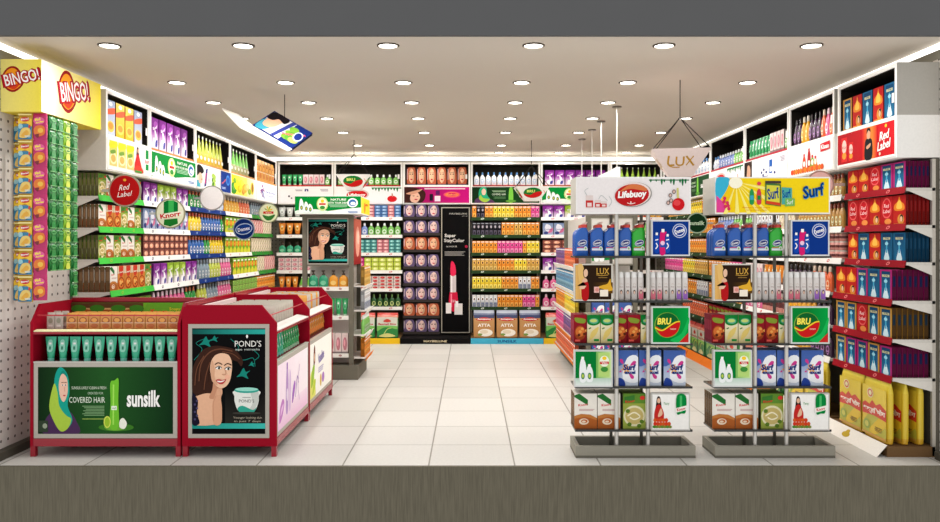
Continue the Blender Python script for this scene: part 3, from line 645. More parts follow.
carton('sc', 'tomato_soup_carton', 'orange spicy soup carton', p_soup3, (196, 110, 60), (104, 62, 38))

def deter(top, bot):
    def f(c):
        A = c.A; c.gv(0, 0, A, .5, (226, 214, 230), tuple((a + b) // 2 for a, b in zip(top, (226, 214, 230)))); c.r(0, .5, A, 1, top); c.gv(0, .42, A, .6, bot, top)
        c.e_(A * .62, .78, A * .3, .12, tuple(min(255, k + 40) for k in top)); c.b([(A * .2, .1), (A * .5, .06), (A * .8, .2), (A * .7, .5), (A * .45, .62), (A * .5, .36), (A * .28, .34)], (246, 242, 248)); c.b([(A * .55, .08), (A * .8, .1), (A * .84, .3), (A * .6, .26)], (70, 70, 150)); c.t('Surf', A * .5, .68, .1, (240, 236, 244), w=A * .6, bold=.03, rot=.2)
    return f
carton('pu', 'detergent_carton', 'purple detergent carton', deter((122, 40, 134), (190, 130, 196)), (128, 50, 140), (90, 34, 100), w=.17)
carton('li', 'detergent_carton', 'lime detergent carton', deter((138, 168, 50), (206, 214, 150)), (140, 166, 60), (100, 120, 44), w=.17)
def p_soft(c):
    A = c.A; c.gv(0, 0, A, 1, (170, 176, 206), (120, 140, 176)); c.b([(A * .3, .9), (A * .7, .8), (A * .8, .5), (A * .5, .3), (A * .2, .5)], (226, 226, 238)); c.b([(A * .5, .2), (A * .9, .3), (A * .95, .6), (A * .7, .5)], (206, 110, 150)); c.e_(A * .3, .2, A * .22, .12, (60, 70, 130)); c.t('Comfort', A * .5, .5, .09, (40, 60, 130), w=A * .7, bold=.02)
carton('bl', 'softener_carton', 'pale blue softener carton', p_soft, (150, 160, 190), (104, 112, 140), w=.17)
def p_surf(c):
    A = c.A; c.gv(0, 0, A, 1, (206, 216, 232), (70, 104, 176)); c.b([(0, .55), (A * .5, .7), (A, 1), (0, 1)], (70, 100, 170)); c.b([(A * .3, .2), (A, .12), (A, .8), (A * .5, .78)], (240, 242, 246)); c.b([(0, 0), (A * .4, 0), (A * .34, .16), (A * .1, .22)], (40, 66, 150))
    cx, cy = A * .44, .48
    for a, L in ((.6, .3), (2.1, .26), (3.6, .16), (-.9, .3)):
        c.b([(cx + .15 * math.cos(a), cy + .15 * math.sin(a)), (cx + L * math.cos(a - .18), cy + L * math.sin(a - .18)), (cx + (L + .06) * math.cos(a), cy + (L + .06) * math.sin(a)), (cx + L * math.cos(a + .18), cy + L * math.sin(a + .18))], (206, 60, 140))
    for k in range(6): a = k * 1.05; c.b([(cx, cy), (cx + .14 * math.cos(a), cy + .14 * math.sin(a)), (cx + .1 * math.cos(a + .5), cy + .1 * math.sin(a + .5))], (236, 170, 90))
    c.t('Surf', A * .6, .52, .17, (24, 50, 120), w=A * .56, bold=.05, shear=.1); c.t('excel', A * .62, .38, .1, (24, 50, 120), w=A * .5, bold=.05)
carton('sf', 'washing_powder_carton', 'blue-white washing powder carton', p_surf, (150, 166, 200), (70, 84, 116), w=.165, d=.075, h=.255)

def flower(a, b, d):
    def f(c):
        A = c.A; c.r(0, 0, A, 1, a); c.r(0, .5, A, .75, b); c.b([(0, .2), (A * .5, .4), (A, .25), (A, 0), (0, 0)], d)
        for k in range(6): t = k * 1.05; c.e_(A * .5 + .13 * math.cos(t), .62 + .13 * math.sin(t), .09, .09, (222, 90, 40), n=8)
        c.e_(A * .5, .62, .08, .08, (240, 190, 60), n=8); c.r(A * .2, .84, A * .8, .92, W_)
    return f
carton('fg', 'fabric_soap_carton', 'green and yellow flower-print carton', flower((130, 180, 50), (214, 206, 60), (210, 210, 60)), (150, 190, 60), (90, 110, 40), w=.15)
def swirl(a, b):
    def f(c):
        A = c.A; c.r(0, 0, A, 1, a)
        for y in (.0, .36, .72): c.s_([(A * .1, y), (A * .4, y + .1), (A * .55, y + .22), (A * .9, y + .3)], .12, b)
        c.s_([(A * .2, .1), (A * .5, .5), (A * .8, .95)], .06, (246, 240, 232)); c.r(A * .2, .04, A * .6, .1, (120, 150, 90))
    return f
carton('pw', 'soap_bar_carton', 'pink swirl-print carton', swirl((226, 176, 170), (206, 96, 100)), (222, 170, 166), (150, 100, 100), w=.13)
carton('cw', 'soap_bar_carton', 'cream swirl-print carton', swirl((226, 206, 180), (180, 176, 130)), (222, 204, 180), (150, 130, 110), w=.13)

def slim(key, desc, a, b, dark=False, name='hair_colour_carton'):
    def f(c):
        A = c.A; c.r(0, 0, A, 1, a); c.r(A * .12, .06, A * .88, .4, b); c.e_(A * .5, .68, A * .36, .15, tuple(min(255, k + 50) for k in a)); c.e_(A * .5, .66, A * .2, .1, (90, 50, 40) if not dark else (190, 180, 190)); c.r(A * .1, .88, A * .9, .95, W_ if not dark else (150, 150, 160)); c.s_([(A * .3, .1), (A * .5, .3), (A * .6, .1)], .05, tuple(int(k * .7) for k in a))
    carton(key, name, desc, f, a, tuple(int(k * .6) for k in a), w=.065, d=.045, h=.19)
slim('os', 'orange slim hair carton', (226, 132, 40), (240, 180, 90)); slim('bk', 'black slim hair carton', (26, 24, 30), (90, 84, 100), True); slim('yl', 'yellow slim hair carton', (232, 196, 50), (244, 226, 120)); slim('pk', 'pink slim hair carton', (220, 70, 140), (238, 150, 190)); slim('wh', 'white slim hair carton', (206, 208, 212), (110, 120, 150)); slim('go', 'gold slim hair carton', (206, 156, 70), (228, 196, 120))
slim('bu', 'blue slim carton', (90, 140, 176), (150, 190, 206), name='toothpaste_carton'); slim('vi', 'violet slim carton', (110, 80, 140), (190, 120, 150), name='toothpaste_carton'); slim('ro', 'red-orange slim carton', (220, 96, 60), (236, 150, 110), name='toothpaste_carton')

def soap(key, desc, a, b):
    def f(c):
        A = c.A; c.r(0, 0, A, 1, a); c.e_(A * .5, .5, A * .34, .32, b); c.e_(A * .42, .55, A * .14, .16, tuple(min(255, k + 40) for k in b)); c.r(0, 0, A, .12, tuple(int(k * .6) for k in a))
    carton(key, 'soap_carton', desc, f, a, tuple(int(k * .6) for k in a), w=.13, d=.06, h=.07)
soap('so', 'peach soap carton', (140, 78, 70), (232, 170, 140)); soap('gs', 'green soap carton', (150, 186, 90), (110, 160, 60)); soap('ps', 'pale-pink soap carton', (226, 206, 204), (196, 130, 140)); soap('ts', 'teal soap carton', (70, 140, 140), (140, 196, 190)); soap('bs', 'blue soap carton', (80, 120, 180), (150, 180, 214)); soap('ms', 'magenta soap carton', (206, 50, 130), (236, 150, 190)); soap('ls', 'lime soap carton', (196, 210, 80), (226, 232, 150)); soap('rs', 'red-white soap carton', (226, 206, 200), (190, 50, 50)); soap('ks', 'pink soap carton', (206, 120, 130), (230, 180, 180))

def tea(key, name, desc, body, art, inset=None):
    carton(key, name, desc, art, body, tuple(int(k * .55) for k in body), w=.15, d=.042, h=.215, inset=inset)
def p_dome(c):
    A = c.A; c.gv(0, 0, A, 1, (190, 40, 30), (170, 22, 26)); c.b([(A * .15, .5), (A * .85, .5), (A * .88, .68), (A * .62, .8), (A * .5, .96), (A * .38, .8), (A * .12, .68)], (226, 130, 40)); c.b([(A * .3, .56), (A * .7, .56), (A * .68, .72), (A * .5, .84), (A * .32, .72)], (244, 190, 80)); c.e_(A * .62, .2, A * .26, .17, (214, 140, 60)); c.e_(A * .68, .24, A * .14, .12, (40, 24, 20)); c.e_(A * .66, .21, A * .1, .09, (226, 180, 146)); c.r(A * .05, .02, A * .95, .06, (226, 150, 60))
def p_label(c):
    A = c.A; c.r(0, 0, A, 1, (180, 24, 30)); c.b([(A * .12, .5), (A * .2, .82), (A * .5, .95), (A * .8, .82), (A * .88, .5), (A * .7, .28), (A * .3, .28)], (226, 90, 90)); c.b([(A * .18, .5), (A * .25, .78), (A * .5, .9), (A * .75, .78), (A * .82, .5), (A * .66, .33), (A * .34, .33)], (196, 26, 36)); c.t('Red', A * .48, .68, .13, (250, 226, 226), w=A * .4, shear=.2); c.t('Label', A * .5, .5, .13, (250, 226, 226), w=A * .56, shear=.2); c.e_(A * .6, .14, A * .28, .1, (230, 140, 70))
def p_tower(fr):
    def f(c):
        A = c.A; c.r(0, 0, A, 1, fr); c.gv(A * .14, .05, A * .86, .95, (30, 110, 150), (14, 60, 100)); c.r(A * .34, .05, A * .66, .5, (20, 90, 140)); c.b([(A * .5, .5), (A * .62, .3), (A * .72, .06), (A * .28, .06), (A * .38, .3)], (206, 232, 240)); c.r(A * .44, .3, A * .56, .72, (70, 160, 196)); c.r(A * .2, .76, A * .8, .84, (190, 190, 150)); c.t('TAJ', A * .5, .8, .06, (20, 50, 90), w=A * .34, bold=.02); c.e_(A * .5, .62, A * .14, .06, (150, 210, 230))
    return f
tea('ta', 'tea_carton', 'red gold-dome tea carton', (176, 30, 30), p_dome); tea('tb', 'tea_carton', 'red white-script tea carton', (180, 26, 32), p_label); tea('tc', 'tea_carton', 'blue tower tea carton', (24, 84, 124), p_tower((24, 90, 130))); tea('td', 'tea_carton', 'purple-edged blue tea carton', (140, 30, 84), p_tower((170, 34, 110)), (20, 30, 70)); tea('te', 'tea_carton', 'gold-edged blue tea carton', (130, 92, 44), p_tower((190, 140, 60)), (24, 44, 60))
def p_flake(a, b):
    def f(c):
        A = c.A; c.gv(0, 0, A, 1, b, a); c.b([(0, .7), (A, .82), (A, .66), (0, .58)], (222, 90, 60)); c.e_(A * .5, .26, A * .4, .16, (236, 190, 90)); c.e_(A * .5, .28, A * .28, .1, (206, 140, 60)); c.e_(A * .5, .9, A * .2, .06, W_)
    return f
carton('cf', 'cereal_carton', 'yellow cereal carton', p_flake((214, 186, 90), (230, 170, 40)), (214, 170, 60), (140, 100, 40), w=.17, d=.06, h=.27); carton('cg', 'cereal_carton', 'grey-blue cereal carton', p_flake((150, 160, 190), (190, 196, 210)), (160, 166, 186), (90, 96, 120), w=.17, d=.06, h=.27)
def p_face(bg, hair, skin):
    def f(c):
        A = c.A; c.r(0, 0, A, 1, bg); q = lambda P: [(A * .5 + (x - .5) * 1.25 * A, .5 + (y - .46) * 1.12) for x, y in P]
        c.b(q([(.14, .1), (.1, .65), (.36, .97), (.75, .92), (.9, .5), (.84, .06), (.5, 0)]), hair); c.b(q([(.5, .12), (.7, .28), (.73, .6), (.6, .82), (.4, .82), (.27, .6), (.3, .28)]), skin); c.b(q([(.5, .12), (.7, .28), (.73, .6), (.64, .74), (.6, .4)]), tuple(int(k * .86) for k in skin))
        for x in (.39, .6): c.e_(*q([(x, .56)])[0], A * .08, .03, (40, 26, 30), n=8); c.s_(q([(x - .08, .63), (x, .66), (x + .08, .63)]), .02, (60, 40, 44), 2)
        c.b(q([(.4, .3), (.5, .335), (.6, .3), (.5, .25)]), (190, 44, 66)); c.s_(q([(.5, .54), (.53, .41), (.49, .4)]), .018, tuple(int(k * .75) for k in skin), 2); c.b(q([(.12, .45), (.24, .82), (.52, .92), (.36, .72)]), tuple(min(255, k + 24) for k in hair)); c.r(0, 0, A, .06, (90, 80, 96)); c.r(A * .03, .3, A * .1, .9, (190, 170, 180))
    return f
carton('fa', 'makeup_carton', 'dark face-print carton', p_face((20, 16, 22), (96, 80, 116), (232, 198, 190)), (22, 18, 24), (14, 12, 16), w=.165, d=.05, h=.2); carton('fb', 'makeup_carton', 'brown face-print carton', p_face((70, 34, 26), (180, 90, 60), (232, 186, 150)), (60, 30, 24), (40, 20, 16), w=.165, d=.05, h=.2)
def p_food(c):
    A = c.A; c.gv(0, 0, A, 1, (120, 20, 26), (150, 26, 40)); c.b([(A * .1, .9), (A * .9, .84), (A * .8, .7), (A * .2, .74)], (130, 150, 50)); c.e_(A * .5, .36, A * .44, .26, (150, 66, 30)); c.e_(A * .5, .4, A * .36, .18, (206, 110, 50))
    for x, y in ((.3, .4), (.5, .32), (.4, .5), (.24, .28), (.6, .44)): c.e_(x * A / .6, y, .06, .05, (90, 40, 20) if y < .4 else (230, 160, 80), n=8)
    c.r(A * .1, .05, A * .5, .12, (226, 90, 80))
carton('rd', 'masala_carton', 'dark red spice carton', p_food, (136, 24, 34), (130, 40, 56), w=.095, d=.055, h=.2)
def p_veg(c):
    A = c.A; c.gv(0, 0, A, 1, (214, 196, 140), (236, 232, 206)); c.b([(0, 1), (A, 1), (A, .72), (A * .6, .62), (A * .2, .64), (0, .74)], (20, 124, 50)); c.e_(A * .52, .78, A * .36, .1, (90, 170, 140)); c.e_(A * .5, .79, A * .28, .06, (196, 214, 120)); c.b([(A * .2, .1), (A * .7, .3), (A * .9, .56), (A * .6, .5), (A * .3, .36)], (222, 196, 110)); c.r(A * .52, .06, A * .92, .14, (30, 140, 60)); c.s_([(A * .12, .5), (A * .3, .54)], .04, (60, 120, 60))
carton('lg', 'soup_mix_carton', 'green-topped cream soup mix carton', p_veg, (226, 216, 180), (150, 150, 100), w=.095, d=.055, h=.2)

# ---- bottles
def bottle(key, name, desc, body, cap, lab, w=.075, h=.22, neck=.3, shape='round', lab2=None):
    m = MB(); r = w / 2; sh = h * .62
    m.loft([(0, r * .9, r * .55), (h * .02, r, r * .62), (h * .3, r, r * .62), (h * .5, r * .97, r * .62), (sh, r * .9, r * .56), (h * .74, r * neck * 1.3, r * neck * 1.3), (h * .8, r * neck, r * neck)], body, 12, 2.6)
    c = m.canvas((-r * .72, -r * .632, h * .08), (r * 1.44, 0, 0), (0, 0, h * .42), .0006); c.e_(c.A / 2, .5, c.A * .46, .46, lab); c.e_(c.A / 2, .6, c.A * .28, .18, lab2 or body); c.r(c.A * .25, .2, c.A * .75, .3, lab2 or body)
    k = MB(); k.loft([(h * .79, r * neck * 1.25, r * neck * 1.25), (h * .96, r * neck * 1.1, r * neck * 1.1), (h, r * neck * .7, r * neck * .7)], cap, 10)
    reg(key, name, desc, 'bottle', w, w * .62, h, m, GLOSS, [('cap', k, GLOSS)])
for key, desc, b_, cp, lb in (('yb', 'yellow dish-soap bottle', (236, 200, 20), (190, 70, 40), (250, 244, 200)), ('bb', 'blue cleaner bottle', (40, 96, 170), (200, 100, 60), (226, 232, 244)), ('gb', 'green cleaner bottle', (30, 150, 60), (180, 90, 50), (230, 240, 226)), ('eb', 'grey-blue bottle', (126, 146, 160), (100, 110, 120), (206, 214, 220)), ('mb', 'amber oil bottle', (226, 160, 30), (206, 196, 180), (240, 214, 120)), ('rb', 'red-orange bottle', (222, 96, 50), (200, 180, 160), (240, 190, 150)), ('pb', 'pink bottle', (222, 100, 150), (226, 200, 210), (246, 220, 230)), ('ub', 'yellow-green bottle', (186, 196, 70), (210, 210, 190), (232, 236, 190)), ('kb', 'dark squash bottle', (60, 34, 60), (30, 24, 28), (160, 110, 170)), ('wb', 'white lotion bottle', (232, 234, 238), (90, 140, 200), (170, 196, 226)), ('lb', 'light green lotion bottle', (120, 186, 90), (236, 240, 236), (226, 236, 220)), ('db', 'dark green bottle', (36, 84, 40), (90, 130, 60), (190, 206, 130)), ('vb', 'lavender lotion bottle', (120, 140, 200), (232, 236, 244), (220, 224, 240)), ('hb', 'orange and green sauce bottle', (182, 134, 66), (150, 70, 50), (222, 226, 180), )):
    bottle(key, 'cleaner_bottle' if key in ('yb', 'bb', 'gb') else ('squash_bottle' if key in ('kb', 'mb', 'rb', 'hb') else 'lotion_bottle'), desc, b_, cp, lb)
def cone(key, desc, a, b, cat='bottle', name='conical_bottle'):
    m = MB(); m.loft([(0, .036, .026), (.01, .04, .03), (.1, .036, .028), (.18, .02, .018), (.25, .008, .008), (.27, .005, .005)], [b, b, a, a, a], 12); c = m.canvas((-.026, -.0305, .03), (.052, 0, 0), (0, 0, .05), .0004); c.e_(c.A / 2, .5, c.A * .45, .4, (240, 240, 220))
    k = MB(); k.loft([(.262, .008, .008), (.285, .008, .008), (.29, .004, .004)], (226, 230, 210), 8)
    reg(key, name, desc, cat, .08, .06, .29, m, GLOSS, [('cap', k, GLOSS)])
cone('gy', 'yellow-green tapered bottle', (196, 206, 70), (214, 180, 60)); cone('gn', 'green tapered bottle', (110, 190, 70), (170, 170, 120)); cone('gl', 'lime tapered bottle', (150, 186, 60), (120, 160, 60))

def tube(key, desc, a, cap, lab):
    m = MB(); m.loft([(.025, .018, .018), (.03, .021, .019), (.1, .028, .013), (.17, .0345, .003), (.185, .035, .0025)], a, 14)
    c = m.canvas((-.02, -.0185, .07), (.04, .0, 0), (0, .013, .095), .0012); c.b([(c.A * .1, .1), (c.A * .9, .1), (c.A * .8, .9), (c.A * .2, .9)], lab); c.r(c.A * .3, .6, c.A * .7, .75, (240, 246, 240)); c.r(c.A * .35, .2, c.A * .65, .45, tuple(int(k * .7) for k in a))
    k = MB(); k.loft([(0, .02, .02), (.024, .021, .021), (.026, .018, .018)], cap, 12)
    reg(key, 'cream_tube', desc, 'tube', .07, .042, .185, m, GLOSS, [('cap', k, GLOSS)])
tube('tg', 'green shampoo tube', (40, 160, 90), (170, 210, 180), (100, 196, 140)); tube('to', 'orange cream tube', (222, 128, 40), (120, 60, 30), (240, 180, 90)); tube('tt', 'teal conditioner tube', (56, 186, 144), (120, 210, 190), (140, 214, 190)); tube('tw', 'grey cream tube', (196, 198, 194), (120, 140, 120), (226, 228, 224))

def pump(key, desc, a, lab):
    m = MB(); m.loft([(0, .034, .024), (.008, .037, .026), (.08, .037, .026), (.1, .03, .022), (.115, .014, .014), (.12, .012, .012)], a, 14, 2.6)
    c = m.canvas((-.026, -.0268, .02), (.052, 0, 0), (0, 0, .05), .0003); c.e_(c.A / 2, .5, c.A * .44, .44, lab)
    k = MB(); k.loft([(.119, .014, .014), (.134, .014, .014), (.136, .006, .006), (.155, .006, .006)], (70, 60, 50), 10); k.box(-.012, .012, -.034, .012, .153, .166, (60, 52, 44)); k.box(-.005, .005, -.038, -.032, .143, .158, (60, 52, 44))
    reg(key, 'pump_bottle', desc, 'bottle', .076, .056, .166, m, GLOSS, [('pump', k, GLOSS)])
pump('pg', 'green pump bottle', (36, 150, 110), (120, 200, 160)); pump('pa', 'amber pump bottle', (224, 150, 40), (240, 200, 120))

def toilet_bottle(key, desc, a, cap):
    m = MB(); w = .052
    m.loft([(0, w * .95, .026), (.006, w, .029), (.15, w, .029), (.172, w * .97, .029, .002), (.19, w * .75, .026, .008), (.205, w * .42, .02, .016), (.212, w * .36, .018, .018)], a, 16, 3.2)
    c = m.canvas((-.04, -.0292, .04), (.085, 0, 0), (0, 0, .085), .0002)
    c.r(0, .02, .98, .2, (226, 232, 244)); c.s_([(.04, .24), (.5, .3), (.95, .22)], .05, (232, 90, 90)); c.e_(.8, .2, .15, .18, (226, 232, 226), n=12); c.e_(.8, .2, .09, .1, (140, 180, 120), n=10)
    c.e_(.5, .66, .42, .26, (200, 208, 226), .3); c.e_(.5, .66, .37, .21, (30, 40, 110), .3); c.t('Domex', .5, .66, .17, (246, 246, 250), w=.58, bold=.03, rot=.25)
    k = MB(); k.loft([(.209, w * .5, .024, .018), (.228, w * .48, .023, .02), (.233, w * .26, .015, .024), (.24, .009, .009, .034), (.25, .006, .006, .042)], [cap, cap, (236, 200, 190), (236, 206, 196)], 12)
    reg(key, 'toilet_cleaner_bottle', desc, 'bottle', .105, .06, .25, m, GLOSS, [('cap', k, GLOSS)])
toilet_bottle('dm', 'blue toilet cleaner bottle', (26, 88, 176), (206, 60, 50)); toilet_bottle('dg', 'green toilet cleaner bottle', (40, 176, 50), (206, 60, 50))

def shampoo(key, desc, lab, a=(220, 214, 210)):
    m = MB(); m.loft([(0, .019, .013), (.004, .0215, .016), (.14, .0215, .016), (.16, .0205, .0155), (.163, .019, .014)], a, 12, 2.8)
    c = m.canvas((-.0165, -.0162, .008), (.033, 0, 0), (0, 0, .13), .0002); c.r(0, 0, c.A, .34, lab); c.gv(0, .34, c.A, .6, lab, a); c.e_(c.A * .5, .4, .075, .12, (70, 46, 40), n=10); c.e_(c.A * .5, .37, .05, .08, (230, 190, 166), n=10); c.b([(c.A * .25, .04), (c.A * .75, .04), (c.A * .65, .24), (c.A * .35, .24)], lab); c.t('Dove', c.A * .5, .68, .06, (150, 110, 100), w=c.A * .7, bold=.02); c.s_([(c.A * .2, .8), (c.A * .5, .86), (c.A * .8, .8)], .02, (206, 190, 180))
    k = MB(); k.loft([(.162, .0195, .0145), (.19, .0185, .0135), (.2, .015, .011)], (240, 238, 236), 12, 2.6)
    reg(key, 'shampoo_bottle', desc, 'bottle', .043, .032, .2, m, GLOSS, [('cap', k, GLOSS)])
shampoo('sw', 'white shampoo bottle', (200, 192, 188)); shampoo('sp', 'pink-based shampoo bottle', (220, 104, 126)); shampoo('sv', 'violet-based shampoo bottle', (150, 90, 190))
m = MB(); m.loft([(0, .03, .03), (.006, .034, .034), (.085, .034, .034), (.09, .03, .03)], (196, 130, 120), 14); m.loft([(.03, .0345, .0345), (.06, .0345, .0345)], (90, 40, 40), 14, cap=False)
k = MB(); k.loft([(.09, .032, .032), (.105, .032, .032), (.107, .028, .028)], (206, 190, 180), 14)
reg('jr', 'preserve_jar', 'pinkish brown preserve jar', 'jar', .07, .07, .107, m, GLOSS, [('lid', k, GLOSS)])

# ---- pillow bags and sachets
def bag(key, name, desc, w, d, h, cols, art, cat='bag', sq=4.0):
    m = MB(); r, q = w / 2, d / 2
    m.loft([(0, r * .9, q * .8), (h * .02, r * .97, q * .95), (h * .1, r, q), (h * .8, r, q), (h * .9, r * .99, q * .6), (h * .96, r * .97, q * .16), (h, r * .97, q * .1)], cols, 20, sq)
    c = m.canvas((-r * .96, -q, h * .06), (r * 1.92, 0, 0), (0, 0, h * .78), .0006); art(c)
    reg(key, name, desc, cat, w, d, h, m, GLOSS)
def p_atta(c):
    A = c.A; c.gv(0, 0, A, 1, (176, 122, 66), (196, 146, 90)); c.r(0, .86, A, 1, (60, 70, 110)); c.b([(.08, .8), (A * .5, .9), (A - .08, .8), (A * .5, .72)], (196, 50, 44)); c.t('Annapurna', A * .5, .81, .09, W_, w=A * .64, bold=.03); c.t('ATTA', A * .5, .54, .14, (240, 232, 220), w=A * .62, bold=.04); c.e_(A * .56, .2, A * .36, .17, (240, 230, 216)); c.e_(A * .5, .24, A * .2, .09, (222, 206, 180)); c.e_(A * .3, .12, A * .12, .05, (120, 150, 60))
bag('at', 'flour_bag', 'brown wheat flour bag', .34, .15, .44, [(150, 100, 56), (160, 110, 60), (180, 130, 76), (90, 96, 124), (150, 156, 170)], p_atta)
def p_rice(c):
    A = c.A; c.gv(0, .5, A, 1, (206, 216, 200), (214, 206, 196)); c.r(0, 0, A, .5, (40, 130, 60)); c.b([(0, .3), (A * .4, .5), (A, .4), (A, .55), (0, .56)], (120, 190, 90)); c.b([(A * .3, .8), (A * .5, .92), (A * .7, .8), (A * .5, .74)], (196, 60, 50)); c.t('Basmati Rice', A * .5, .66, .1, (190, 50, 60), w=A * .86, bold=.03); c.b([(A * .1, .05), (A * .5, .2), (A * .9, .06), (A * .5, .0)], (206, 206, 130)); c.s_([(A * .3, .1), (A * .5, .4), (A * .7, .46)], .03, (196, 214, 120))
bag('ra', 'rice_bag', 'green and white rice bag', .36, .15, .42, [(30, 90, 44), (36, 110, 50), (60, 130, 70), (196, 120, 100), (190, 60, 50)], p_rice)
def p_flour(c):
    A = c.A; c.gv(0, 0, A, 1, (220, 184, 44), (230, 202, 60)); c.b([(0, .2), (A * .5, .5), (A, .2), (A, .0), (0, .0)], (186, 180, 60)); c.b([(A * .3, .1), (A * .8, .46), (A, .5), (A, .3), (A * .6, .06)], (226, 190, 40)); c.p([(0, .4), (0, .6), (A * .12, .66), (A * .3, .62), (A * .42, .72), (A * .58, .64), (A * .74, .7), (A, .6), (A, .38), (A * .5, .42)], (206, 56, 36)); c.t('शक्ति भोग', A * .5, .51, .15, (248, 240, 226), w=A * .92, bold=.035); c.e_(A * .34, .86, .1, .1, (236, 226, 180)); c.e_(A * .34, .86, .08, .08, (206, 90, 50)); c.e_(A * .34, .86, .05, .05, (236, 226, 180)); c.e_(A * .2, .2, .1, .1, (150, 170, 70)); c.e_(A * .2, .2, .06, .06, (206, 200, 90)); c.t('आटा', A * .68, .16, .1, (140, 110, 30), w=A * .3, bold=.02); c.r(0, 0, A, .04, (206, 150, 60))
bag('yg', 'wheat_flour_bag', 'tall yellow wheat flour bag', .3, .12, .5, [(186, 130, 50), (206, 160, 40), (216, 186, 48), (220, 194, 56), (224, 202, 66)], p_flour)
def p_mixed(c):
    A = c.A; c.r(0, 0, A, 1, (214, 150, 80)); c.e_(A * .5, .64, A * .38, .24, (160, 80, 30)); c.e_(A * .5, .66, A * .28, .16, (236, 170, 80)); c.e_(A * .5, .22, A * .36, .16, (196, 110, 50)); c.r(0, .42, A, .48, (236, 206, 170))
bag('op', 'snack_pouch', 'orange snack pouch', .1, .025, .16, (220, 160, 70), p_mixed, 'pouch', 3); bag('gp', 'seasoning_pouch', 'grey seasoning pouch', .1, .02, .14, (196, 188, 176), lambda c: (c.r(0, 0, c.A, 1, (190, 184, 172)), c.e_(c.A * .5, .6, c.A * .3, .2, (150, 150, 130)), c.r(c.A * .2, .15, c.A * .8, .3, (226, 222, 212))), 'pouch', 3)
# ------------------------------------------------------------------ the setting
XW, YF, YB, ZC = 3.4, 5.54, 13.15, 3.0
m = MB(); m.box(-XW - .1, XW + .1, YF, YB + .1, -.12, 0, W_); struct('floor', m, FLOOR)
m = MB(); m.box(-XW - .1, XW + .1, YF, YB + .1, ZC, ZC + .1, W_); struct('ceiling', m, CEIL)
for s, nm in ((-1, 'left'), (1, 'right')):
    a, b = sorted((s * XW, s * (XW + .1)))
    m = MB(); m.box(a, b, YF, YB, 0, 2.885, W_); struct('wall_' + nm, m, PEGX)
    m = MB(); m.box(min(s * 3.33, s * XW), max(s * 3.33, s * XW), YF, 6.3 if s < 0 else 5.7, 0, .058, W_); struct('baseboard_' + nm, m, DARKTRIM)
m = MB(); m.box(-XW - .1, XW + .1, YB, YB + .1, 0, 2.885, W_); struct('wall_back', m, PEGB)
m = MB(); m.box(-XW - .1, -XW + .0, YF, YB, 2.885, 2.952, W_); m.box(XW, XW + .1, YF, YB, 2.885, 2.952, W_); m.box(-XW, XW, YB, YB + .1, 2.885, 2.91, W_); struct('trim_1', m, GREYTRIM)
m = MB(); m.box(-XW - .1, -XW, YF, YB, 2.952, ZC, W_); struct('trim_2', m, COVE)
m = MB(); m.box(XW, XW + .1, YF, YB, 2.952, ZC, W_); struct('trim_3', m, COVE)
m = MB(); m.box(-XW, XW, YB, YB + .1, 2.91, 2.97, W_); struct('trim_4', m, COVE)
m = MB(); m.box(-XW, XW, YB, YB + .1, 2.97, ZC, W_); struct('trim_7', m, CEIL)
m = MB(); m.box(-5.2, 5.2, YF - .02, YF + .02, ZC - .008, 4.2, W_); struct('trim_5', m, FASC)
m = MB(); m.box(-5.2, 5.2, YF - .03, YF, -1.2, 0, W_); struct('trim_6', m, RISER)

# ------------------------------------------------------------------ placing goods
ORD = 'first second third fourth fifth sixth seventh eighth ninth tenth eleventh twelfth thirteenth fourteenth fifteenth sixteenth seventeenth eighteenth nineteenth twentieth'.split()
SHELF = ['top shelf', 'second shelf', 'third shelf', 'fourth shelf', 'fifth shelf', 'sixth shelf', 'seventh shelf', 'eighth shelf']

class Fr:
    def __init__(s, x, y, rot=0): s.x, s.y, s.rot = x, y, rot
    def W(s, lx, ly, z):
        c, q = math.cos(s.rot), math.sin(s.rot)
        return (s.x + lx * c - ly * q, s.y + lx * q + ly * c, z)

def put(key, loc, rot, size, label, group=None):
    P = PROD[key]
    o = bpy.data.objects.new(P['name'], P['me']); COL.objects.link(o)
    o.location = loc; o.rotation_euler = (0, 0, rot)
    if size: o.scale = (size[0] / P['w'], size[1] / P['d'], size[2] / P['h'])
    tag(o, label, P['cat'], group)
    for n, me in P['kids']:
        link(n, me, o)
    return o

def parse(spec):
    out = []
    for t in spec.split():
        k, _, n = t.partition('*'); out.extend([k] * int(n or 1))
    return out

def row(fr, x0, x1, yf, z, spec, h, where, end, rev=False, layers=1, deep=None, d=None, fill=.93, group=None, flip=False):
    """Goods side by side from x0 to x1 (frame coordinates), fronts at y = yf; deep: {index: extra rows behind}."""
    it = parse(spec); n = len(it); pitch = (x1 - x0) / n
    for i, k in enumerate(it):
        if k == '__': continue
        P = PROD[k]; w = pitch * fill; dd = d or P['d']
        px = x1 - pitch * (i + .5) if flip else x0 + pitch * (i + .5)
        o = n - 1 - i if rev else i
        for L in range(layers):
            hh = h / layers
            ordl = ORD[o] if o < 20 else f'number {o + 1}'
            lab = f"{P['desc']}, {ordl} from {end}, {where}" if layers == 1 else f"{P['desc']}, {('lowest', 'second-up', 'third-up', 'top')[L]} in {ordl} stack from {end}, {where}"
            put(k, fr.W(px, yf + dd / 2, z + .001 + L * hh), fr.rot, (w, dd, hh * .985), lab, group or f"{P['cat']}s on {where}")
            for b in range((deep or {}).get(i, 0)):
                put(k, fr.W(px, yf + dd / 2 + (b + 1) * (dd + .008), z + .001), fr.rot, (w, dd, hh * .985), f"{P['desc']}, {ORD[b]} behind the end one, {where}", f"{P['cat']}s on {where}")

